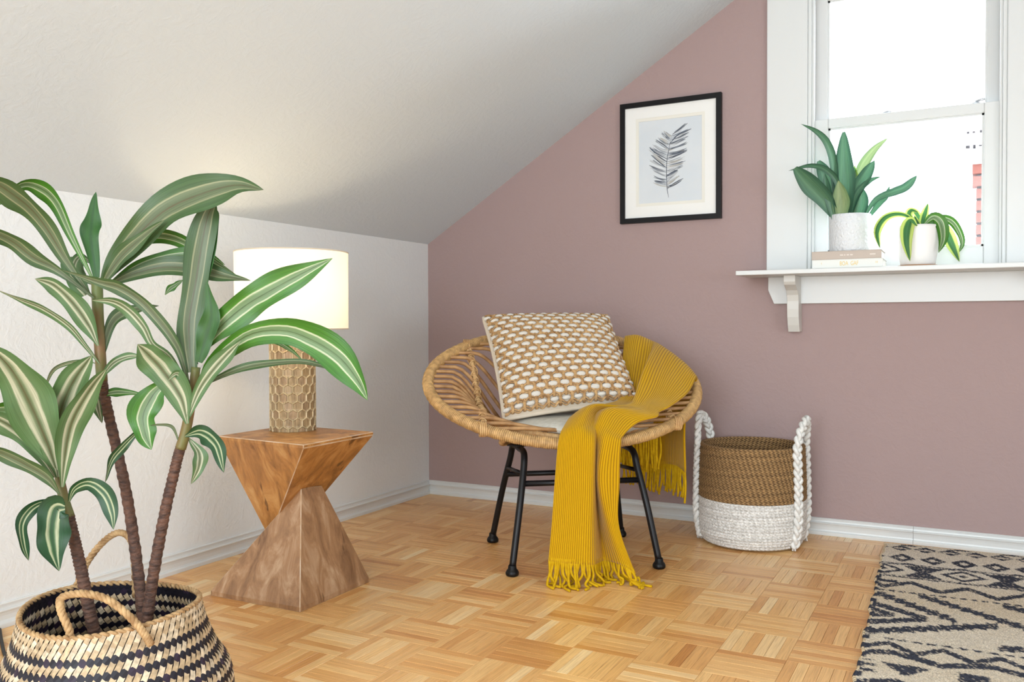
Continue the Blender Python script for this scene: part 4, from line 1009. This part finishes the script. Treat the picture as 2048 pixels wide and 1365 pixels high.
def weave(inside):
    b = MB()
    for r_ in range(int(AL/rp)+1):
        for k in range(NCc):
            a = 2*math.pi*(k+0.5*(r_ % 2))/NCc
            if inside: dk = (r_ < 2) or (r_ % 2 == 1 and r_ < 9) or (r_ >= 9 and r_ % 2 == 0)
            else: dk = row_dark(r_)
            c = BLK if dk else random.choice([NAT, NAT2, NAT])
            f = random.uniform(0.85, 1.12); c = (c[0]*f, c[1]*f, c[2]*f, 1)
            if dk and random.random() < 0.25: c = lin(44, 30, 50)
            vs = []
            sgn = -1 if inside else 1
            cw_ = 2*math.pi*0.185/NCc; tl = math.radians(-48 if dk else 30)
            for uu in (-1, 0, 1):
                for vv in (-1, 1):
                    p_, q_ = uu*rp*(0.92 if dk else 0.84), vv*cw_*(0.375 if not dk else 0.46)
                    ds2 = p_*math.cos(tl)+q_*math.sin(tl); da = -p_*math.sin(tl)+q_*math.cos(tl)
                    h = (0.0038 if uu == 0 else 0.0020) if not dk else (0.0030 if uu == 0 else 0.0018)
                    if inside: h = h+0.001
                    vs.append(surf(max(0, (r_+0.5)*rp+ds2), a+da/0.185, sgn*h))
            fs = [(0, 1, 3, 2), (2, 3, 5, 4)]
            b.add(vs, fs, None, [c]*6)
    return b
weave(False).build('woven_strips', M['weave'], pb, kind='stuff')
weave(True).build('woven_lining', M['weave'], pb, kind='stuff')
# braided rim
def twist(b, path, R, r_, turns, ns, closed=False, c=None):
    path = np.asarray(path); n = len(path); tan = np.gradient(path, axis=0); tan /= np.linalg.norm(tan, axis=1)[:, None]
    ref = np.array([0.3, 0.2, 0.93]); 
    for k in range(ns):
        P = []
        for i in range(n):
            n1 = np.cross(tan[i], ref); n1 /= np.linalg.norm(n1); n2 = np.cross(tan[i], n1)
            a = 2*math.pi*turns*i/(n-1)+2*math.pi*k/ns; P.append(path[i]+R*(math.cos(a)*n1+math.sin(a)*n2))
        b.tube(P, r_, 6, c=c)
a = np.linspace(0, 2*math.pi, 300)
b = MB(); twist(b, [surf(0.002, q, 0.0) for q in a], 0.0024, 0.0032, 40, 2); b.build('rim_braid', M['handle'], pb, smooth=True)
def bhandle(pts):
    b = MB(); path = cr([at(*p) for p in pts], 120); twist(b, path, 0.0033, 0.0039, 13, 3); b.build('handle', M['handle'], pb, smooth=True)
bhandle([(131, 1318, 1.455), (140, 1270, 1.455), (122, 1222, 1.46), (124, 1196, 1.47), (165, 1188, 1.475), (215, 1200, 1.475), (262, 1237, 1.47), (288, 1268, 1.47), (302, 1290, 1.47)])
bhandle([(146, 1240, 1.72), (148, 1190, 1.725), (172, 1130, 1.73), (205, 1086, 1.735), (238, 1066, 1.735), (262, 1082, 1.735), (269, 1130, 1.735), (271, 1195, 1.735)])

# ================================================================== DRACAENA
dr = empty('dracaena_plant', (QX, QY, 0.02)); tag(dr, 'tall artificial dracaena with three brown canes and cream-striped green leaves', 'plant')
MB().lathe([(0.0, 0.05), (0.10, 0.05), (0.165, 0.045), (0.17, 0.03), (0.15, 0.012)], (QX, QY, 0), 40).build('soil', M['soil'], dr, smooth=True)
D = 1.60
def cane(pts, r0, r1, depth):
    P = cr([at(p[0], p[1], depth+(p[2] if len(p) > 2 else 0)) for p in pts], 150)
    rad = [(r0+(r1-r0)*i/149)*(1+0.07*math.sin(i*1.9)+0.03*math.sin(i*0.7)) for i in range(150)]
    MB().tube(P, rad, 12).build('cane', M['bark'], dr, smooth=True)
def sheath(pts, r0, r1, depth):
    P = cr([at(p[0], p[1], depth) for p in pts], 24); MB().tube(P, np.linspace(r0, r1, 24), 10).build('leaf_sheath', M['sheath'], dr, smooth=True)
cane([(228, 1400, 0.0), (188, 1262, 0), (160, 1130, 0), (137, 1030, 0)], 0.0115, 0.0095, 1.56)
cane([(290, 1400, 0.0), (283, 1210, 0.02), (255, 1000, 0.03), (215, 820, 0.02), (203, 755, 0)], 0.0110, 0.0090, 1.62)
cane([(285, 1400, 0.0), (297, 1220, 0), (325, 1050, 0), (352, 930, 0), (362, 893, 0)], 0.0110, 0.0090, 1.58)
sheath([(138, 1035), (128, 1000), (118, 950), (112, 905)], 0.0100, 0.0065, 1.56)
sheath([(204, 762), (200, 700), (196, 630), (194, 560)], 0.0098, 0.0100, 1.62)
sheath([(361, 898), (372, 860), (383, 800), (392, 735)], 0.0098, 0.0080, 1.58)
random.seed(21)
def dl(pts, w_, m, d0, d1, roll=0.0, **kw): return leaf('leaf', pts, w_, 'leaf_'+m, dr, d0, d1, roll, **kw)
# crown of the tall cane
dB = 1.61
dl([(193, 556), (182, 480), (184, 440), (192, 384)], 36, 'plain', dB, dB+0.03, 0.2, base_w=0.3)
dl([(200, 575), (150, 545), (158, 515), (190, 530)], 20, 'cream', dB+0.04, dB+0.08, 0.3)
dl([(186, 560), (142, 472), (112, 406), (80, 378), (42, 372), (-5, 412)], 34, 'bright', dB, dB-0.1, 0.5, peak=0.6)
dl([(182, 592), (132, 521), (96, 462), (62, 420), (28, 392), (-10, 368), (-60, 350)], 46, 'under', dB, dB-0.15, 0.35, peak=0.65)
dl([(187, 596), (115, 541), (66, 515), (26, 485), (-8, 468), (-50, 455)], 34, 'under', dB-0.01, dB-0.12, 0.3, peak=0.6)
dl([(199, 728), (171, 693), (138, 653), (89, 620), (40, 600), (-10, 578)], 19, 'cream', dB, dB-0.1, 0.7, peak=0.55)
dl([(196, 692), (178, 653), (148, 610), (109, 572), (70, 558)], 40, 'cream', dB-0.01, dB-0.08, 0.2, peak=0.5)
dl([(172, 590), (152, 560), (148, 530), (155, 512)], 44, 'cream', dB+0.06, dB+0.09, 0.2, peak=0.6, base_w=0.5)
dl([(203, 560), (225, 525), (262, 470), (300, 440), (335, 420)], 26, 'under', dB, dB-0.02, 0.3)
dl([(205, 572), (240, 500), (296, 474), (356, 480), (425, 522), (475, 552)], 34, 'bright', dB+0.03, dB+0.02, -0.5)
dl([(218, 568), (280, 532), (346, 513), (410, 512), (450, 530)], 32, 'bright', dB+0.02, dB+0.03, 0.4)
dl([(212, 572), (272, 546), (332, 534), (400, 540), (450, 552), (502, 562)], 42, 'under', dB+0.01, dB, 0.4)
dl([(330, 590), (340, 578), (352, 570), (366, 560)], 14, 'bright', dB+0.05, dB+0.05, 0.2)
dl([(203, 572), (232, 520), (275, 470), (330, 420), (400, 388), (470, 370), (527, 380)], 74, 'under', dB-0.01, dB-0.10, 0.35, peak=0.52, fold=0.15)
dl([(202, 575), (222, 540), (250, 505), (290, 470), (330, 440)], 30, 'under', dB-0.02, dB-0.06, 0.3)
dl([(206, 716), (217, 660), (240, 630), (278, 617), (318, 612)], 26, 'under', dB+0.01, dB+0.06, 0.3)
dl([(199, 730), (165, 722), (115, 735), (96, 760), (92, 790)], 9, 'cream', dB+0.02, dB+0.05, 0.5)
dl([(197, 792), (225, 786), (250, 785), (287, 790)], 18, 'bright', dB+0.02, dB+0.02, 0.3)
dl([(192, 780), (193, 800), (198, 825), (204, 847)], 20, 'cream', dB+0.03, dB+0.03, 0.2)
dl([(202, 758), (225, 728), (255, 714), (287, 712)], 18, 'cream', dB, dB-0.02, 0.3)
# crown of the right-hand cane
dC = 1.575
dl([(382, 790), (364, 718), (346, 680), (316, 640), (280, 602), (237, 575), (198, 565), (122, 540)], 28, 'under', dC, dC-0.06, 0.4, peak=0.62, base_w=0.18)
dl([(378, 775), (340, 716), (305, 690), (287, 655), (257, 622), (225, 604), (183, 601)], 26, 'cream', dC, dC-0.05, 0.5, peak=0.7, base_w=0.2)
dl([(384, 745), (379, 690), (378, 640), (391, 565), (402, 495), (416, 430), (432, 405)], 56, 'under', dC, dC+0.02, 0.15, peak=0.62, base_w=0.45)
dl([(388, 730), (382, 660), (390, 580), (412, 500), (424, 440), (430, 415)], 44, 'plain', dC+0.01, dC+0.03, 0.3, peak=0.6, base_w=0.4)
dl([(397, 725), (410, 680), (422, 630), (414, 562)], 38, 'plain', dC-0.01, dC-0.03, 0.3, base_w=0.35)
dl([(404, 705), (440, 655), (490, 612), (540, 582), (602, 548), (665, 517)], 66, 'bright', dC, dC-0.04, 0.1, peak=0.45, fold=0.15)
dl([(400, 772), (430, 722), (495, 672), (565, 662), (625, 682), (678, 716), (714, 760), (735, 801)], 64, 'bright', dC-0.01, dC-0.09, -0.25, peak=0.62, base_w=0.16, fold=0.2)
dl([(395, 778), (424, 762), (481, 738), (537, 727), (603, 724), (655, 736), (687, 749)], 17, 'under', dC, dC-0.05, 0.6)
dl([(400, 760), (430, 715), (480, 684), (540, 681), (580, 700), (608, 725)], 18, 'bright', dC+0.02, dC+0.02, 0.6)
dl([(373, 845), (396, 785), (424, 743), (457, 706), (482, 682)], 32, 'cream', dC-0.01, dC-0.05, 0.2, peak=0.5)
dl([(378, 770), (366, 756), (352, 748), (335, 762)], 16, 'cream', dC-0.02, dC-0.04, 0.3)
dl([(375, 848), (361, 795), (325, 742), (298, 712), (275, 689)], 62, 'cream', dC-0.01, dC-0.07, 0.2, peak=0.55)
dl([(357, 882), (345, 855), (318, 850), (300, 852)], 6, 'under', dC, dC-0.02, 0.3, base_w=0.6)
dl([(328, 768), (306, 790), (286, 830), (290, 868), (303, 900)], 56, 'bright', dC+0.02, dC, -0.2, peak=0.5, base_w=0.4)
dl([(280, 860), (248, 892), (224, 922), (210, 966)], 20, 'dark', dC+0.01, dC-0.02, 0.5, base_w=0.4)
dl([(370, 873), (402, 866), (432, 890), (448, 946)], 36, 'dark', dC-0.01, dC-0.06, -0.3, peak=0.55)
dl([(378, 878), (398, 905), (398, 935), (382, 969)], 28, 'cream', dC+0.01, dC, 0.3, peak=0.5)
# crown of the short cane
dA = 1.55
dl([(114, 945), (95, 890), (60, 810), (22, 740), (-25, 690)], 84, 'cream', dA, dA-0.12, 0.2, peak=0.55, fold=0.18)
dl([(116, 955), (112, 905), (120, 830), (146, 765), (184, 711)], 76, 'cream', dA, dA-0.03, -0.2, peak=0.58, fold=0.18)
dl([(124, 975), (130, 915), (145, 845), (180, 782), (213, 738)], 50, 'cream', dA-0.01, dA-0.05, -0.35, peak=0.55)
dl([(112, 940), (84, 880), (52, 842), (10, 822), (-40, 830)], 54, 'bright', dA+0.03, dA-0.02, 0.4, peak=0.5)
dl([(110, 955), (80, 908), (40, 868), (0, 842), (-40, 830)], 40, 'cream', dA+0.0, dA-0.08, 0.3, peak=0.6)
dl([(120, 990), (95, 957), (50, 930), (0, 906), (-40, 895)], 30, 'under', dA-0.01, dA-0.08, 0.4, peak=0.6)
dl([(116, 930), (100, 880), (78, 850), (60, 830)], 36, 'cream', dA+0.05, dA+0.07, 0.2)
dl([(131, 1022), (100, 1005), (66, 1016), (44, 1048), (47, 1090), (57, 1122)], 26, 'dark', dA-0.01, dA-0.08, 0.4, peak=0.6)
dl([(130, 1016), (112, 1020), (104, 1060), (108, 1100), (118, 1143)], 64, 'dark', dA-0.02, dA-0.06, 0.1, peak=0.42, base_w=0.35)
dl([(138, 1004), (150, 978), (178, 968), (208, 988), (224, 1025), (227, 1060)], 34, 'dark', dA-0.01, dA-0.04, -0.3, peak=0.62)

# ================================================================== WINDOW SHELF THINGS
SHZ = 0.996; PYc = -0.105
bk = empty('book', (1.883, PYc, SHZ)); tag(bk, 'white hardback book with yellow spine lettering on the window shelf, under the taupe book', 'book', 'books stacked on the window shelf')
def book(root, x0, x1, y0, y1, z0, z1, cm):
    t = 0.0022
    b = MB().box(x0, x1, y0, y1, z0, z0+t).box(x0, x1, y0, y1, z1-t, z1).box(x0, x1, y0, y0+t, z0+t, z1-t)
    b.build('cover', M[cm], root, bevel=0.0008); MB().box(x0+0.003, x1-0.003, y0+0.0025, y1-0.003, z0+t, z1-t).build('page_block', M['pages'], root)
book(bk, 1.768, 2.002, -0.195, -0.025, SHZ, SHZ+0.0315, 'book_white')
bk2 = empty('book', (1.880, PYc, SHZ+0.0315)); tag(bk2, 'taupe hardback book under the snake plant pot, topmost of the stack', 'book', 'books stacked on the window shelf')
book(bk2, 1.766, 1.997, -0.193, -0.027, SHZ+0.0315, SHZ+0.0615, 'book_tan')
def text(s, size, x, z, y, m, root, sx=1.0):
    c = bpy.data.curves.new('lettering', 'FONT'); c.body = s; c.size = size; c.align_x = 'CENTER'; c.align_y = 'CENTER'; c.extrude = 0.0002
    o = bpy.data.objects.new('tmp', c); link(o); dg = bpy.context.evaluated_depsgraph_get(); me = bpy.data.meshes.new_from_object(o.evaluated_get(dg))
    bpy.data.objects.remove(o); me.materials.clear(); me.materials.append(M[m])
    q = link(bpy.data.objects.new('spine_lettering', me)); q.parent = root; q.location = (x-root.location[0], y-root.location[1], z-root.location[2]); q.rotation_euler = (math.pi/2, 0, 0); q.scale = (sx, 1, 1)
text('BOA  GAF', 0.021, 1.892, SHZ+0.0160, -0.1954, 'gold', bk, 0.66)
text('I', 0.010, 1.800, SHZ+0.0180, -0.1954, 'gold', bk); text('H', 0.010, 1.982, SHZ+0.0175, -0.1954, 'gold', bk)
for (xa, xb) in ((1.862, 1.872), (1.875, 1.880), (1.884, 1.892), (1.895, 1.904), (1.960, 1.978)):
    MB().box(xa, xb, -0.1934, -0.1929, SHZ+0.0440, SHZ+0.0488).build('spine_mark', M['silver'], bk2)

SPX, SPZ = 1.884, SHZ+0.0615
sn = empty('snake_plant', (SPX, PYc, SPZ)); tag(sn, 'snake plant with broad grey-green leaves in a textured white pot on books', 'potted plant')
pot = MB().lathe([(0.0, 0.0), (0.066, 0.0), (0.0695, 0.004), (0.0705, 0.03), (0.0715, 0.08), (0.0720, 0.132), (0.0705, 0.1345), (0.068, 0.133), (0.067, 0.112), (0.0, 0.112)], (SPX, PYc, SPZ), 56)
pot.build('pot', M['pot_rough'], sn, smooth=True)
MB().lathe([(0.0, 0.118), (0.067, 0.114)], (SPX, PYc, SPZ), 32).build('soil', M['soil'], sn)
dS = depth_of((SPX, PYc, SPZ))
def sl(pts, w_, m, d0, d1, roll=0.0, **kw): return leaf('leaf', pts, w_, 'leaf_'+m, sn, dS+d0, dS+d1, roll, fold=kw.pop('fold', 0.35), ruffle=0.02, nL=20, **kw)
sl([(1690, 440), (1689, 380), (1688, 330), (1687.6, 264)], 42, 'snake', 0.0, 0.02, 0.1, base_w=0.45, peak=0.42, tipw=0.12)
sl([(1676, 440), (1671, 380), (1667, 322), (1654, 284), (1632, 262), (1602, 248)], 17, 'snake', 0.02, 0.01, 0.4, base_w=0.4)
sl([(1700, 440), (1712, 375), (1726, 333), (1748, 300), (1776, 276)], 21, 'snake_pale', 0.03, 0.06, 0.3, base_w=0.4)
sl([(1674, 440), (1650, 400), (1622, 370), (1590, 336)], 40, 'snake', -0.01, -0.03, 0.2, base_w=0.3, peak=0.6, tipw=0.25)
sl([(1683, 440), (1676, 370), (1654, 340), (1620, 331), (1577, 342)], 14, 'snake', 0.0, 0.02, 0.5, base_w=0.3)
sl([(1676, 440), (1664, 395), (1650, 350), (1637, 322)], 30, 'snake', 0.03, 0.05, 0.2, base_w=0.4, peak=0.6, tipw=0.2)
sl([(1695, 440), (1712, 385), (1734, 347), (1749, 321)], 28, 'snake', 0.0, 0.01, 0.4, base_w=0.4, peak=0.55)
sl([(1698, 440), (1713, 390), (1738, 363), (1762, 353)], 13, 'snake', -0.01, 0.0, 0.5, base_w=0.4)
sl([(1712, 440), (1722, 408), (1726, 377)], 30, 'snake', 0.02, 0.02, 0.2, base_w=0.5)
sl([(1682, 440), (1682, 410), (1681, 390), (1677, 361)], 34, 'snake_pale', -0.03, -0.035, 0.1, base_w=0.55, peak=0.45)
sl([(1726, 438), (1752, 400), (1790, 384), (1814, 373), (1834, 351)], 20, 'snake', 0.01, 0.0, 0.5, base_w=0.25, peak=0.75)
sl([(1735, 438), (1760, 405), (1772, 392), (1779, 373)], 14, 'snake', 0.03, 0.04, 0.3, base_w=0.4)
sl([(1668, 440), (1656, 385), (1649, 346)], 18, 'snake', -0.02, -0.02, 0.4, base_w=0.4)
sl([(1706, 436), (1712, 380), (1709, 330)], 18, 'leaf_lime'[5:], 0.04, 0.05, 0.2, base_w=0.5)

DPX = 2.107
co = MB().lathe([(0.0, 0.0), (0.060, 0.0), (0.064, 0.002), (0.064, 0.0065), (0.0, 0.0065)], (DPX, PYc, SHZ), 40)
tag(co.build('saucer', M['coaster'], loc=(DPX, PYc, SHZ), smooth=False), 'thin round wooden saucer under the small white pot', 'saucer')
PZ = SHZ+0.0065
sd = empty('spider_plant', (DPX, PYc, PZ)); tag(sd, 'small drooping plant with lime-edged leaves in a smooth white pot', 'potted plant')
MB().lathe([(0.0, 0.0), (0.052, 0.0), (0.056, 0.003), (0.061, 0.035), (0.067, 0.080), (0.0700, 0.115), (0.0695, 0.132), (0.0672, 0.138), (0.0645, 0.136), (0.0635, 0.122), (0.0, 0.118)], (DPX, PYc, PZ), 56).build('pot', M['pot'], sd, smooth=True)
MB().lathe([(0.0, 0.126), (0.063, 0.121)], (DPX, PYc, PZ), 32).build('soil', M['soil'], sd)
dD = depth_of((DPX, PYc, PZ))
def pl(pts, w_, d0, d1, roll=0.0, m='lime', **kw): return leaf('leaf', pts, w_*1.2, 'leaf_'+m, sd, dD+d0, dD+d1, roll, fold=0.3, ruffle=0.03, nL=22, **kw)
pl([(1838, 455), (1815, 433), (1788, 429), (1766, 440), (1754, 465), (1760, 498)], 15, 0, -0.02, 0.4, peak=0.7)
pl([(1834, 452), (1822, 442), (1815, 455), (1813, 485), (1820, 523)], 21, -0.075, -0.095, 0.1, peak=0.55)
pl([(1846, 452), (1866, 435), (1882, 447), (1886, 478), (1877, 506)], 21, -0.05, -0.085, 0.2, 'bright', peak=0.45)
pl([(1848, 452), (1880, 437), (1904, 444), (1920, 468), (1924, 490), (1915, 508)], 14, 0, 0.01, 0.5, 'bright', peak=0.4)
pl([(1848, 455), (1872, 444), (1890, 462), (1904, 490), (1919, 524)], 21, 0.02, 0.0, 0.2, peak=0.6)
pl([(1842, 455), (1849, 430), (1856, 407)], 13, 0, 0.01, 0.2, base_w=0.4)
pl([(1838, 455), (1819, 432), (1822, 421), (1836, 424)], 12, 0.01, 0.02, 0.3)
pl([(1844, 455), (1838, 436), (1828, 422), (1815, 418)], 12, 0.03, 0.04, 0.3)
pl([(1842, 456), (1834, 445), (1829, 432)], 10, -0.01, -0.01, 0.2, base_w=0.5)
pl([(1845, 456), (1858, 440), (1872, 428)], 10, 0.02, 0.04, 0.2, base_w=0.5)
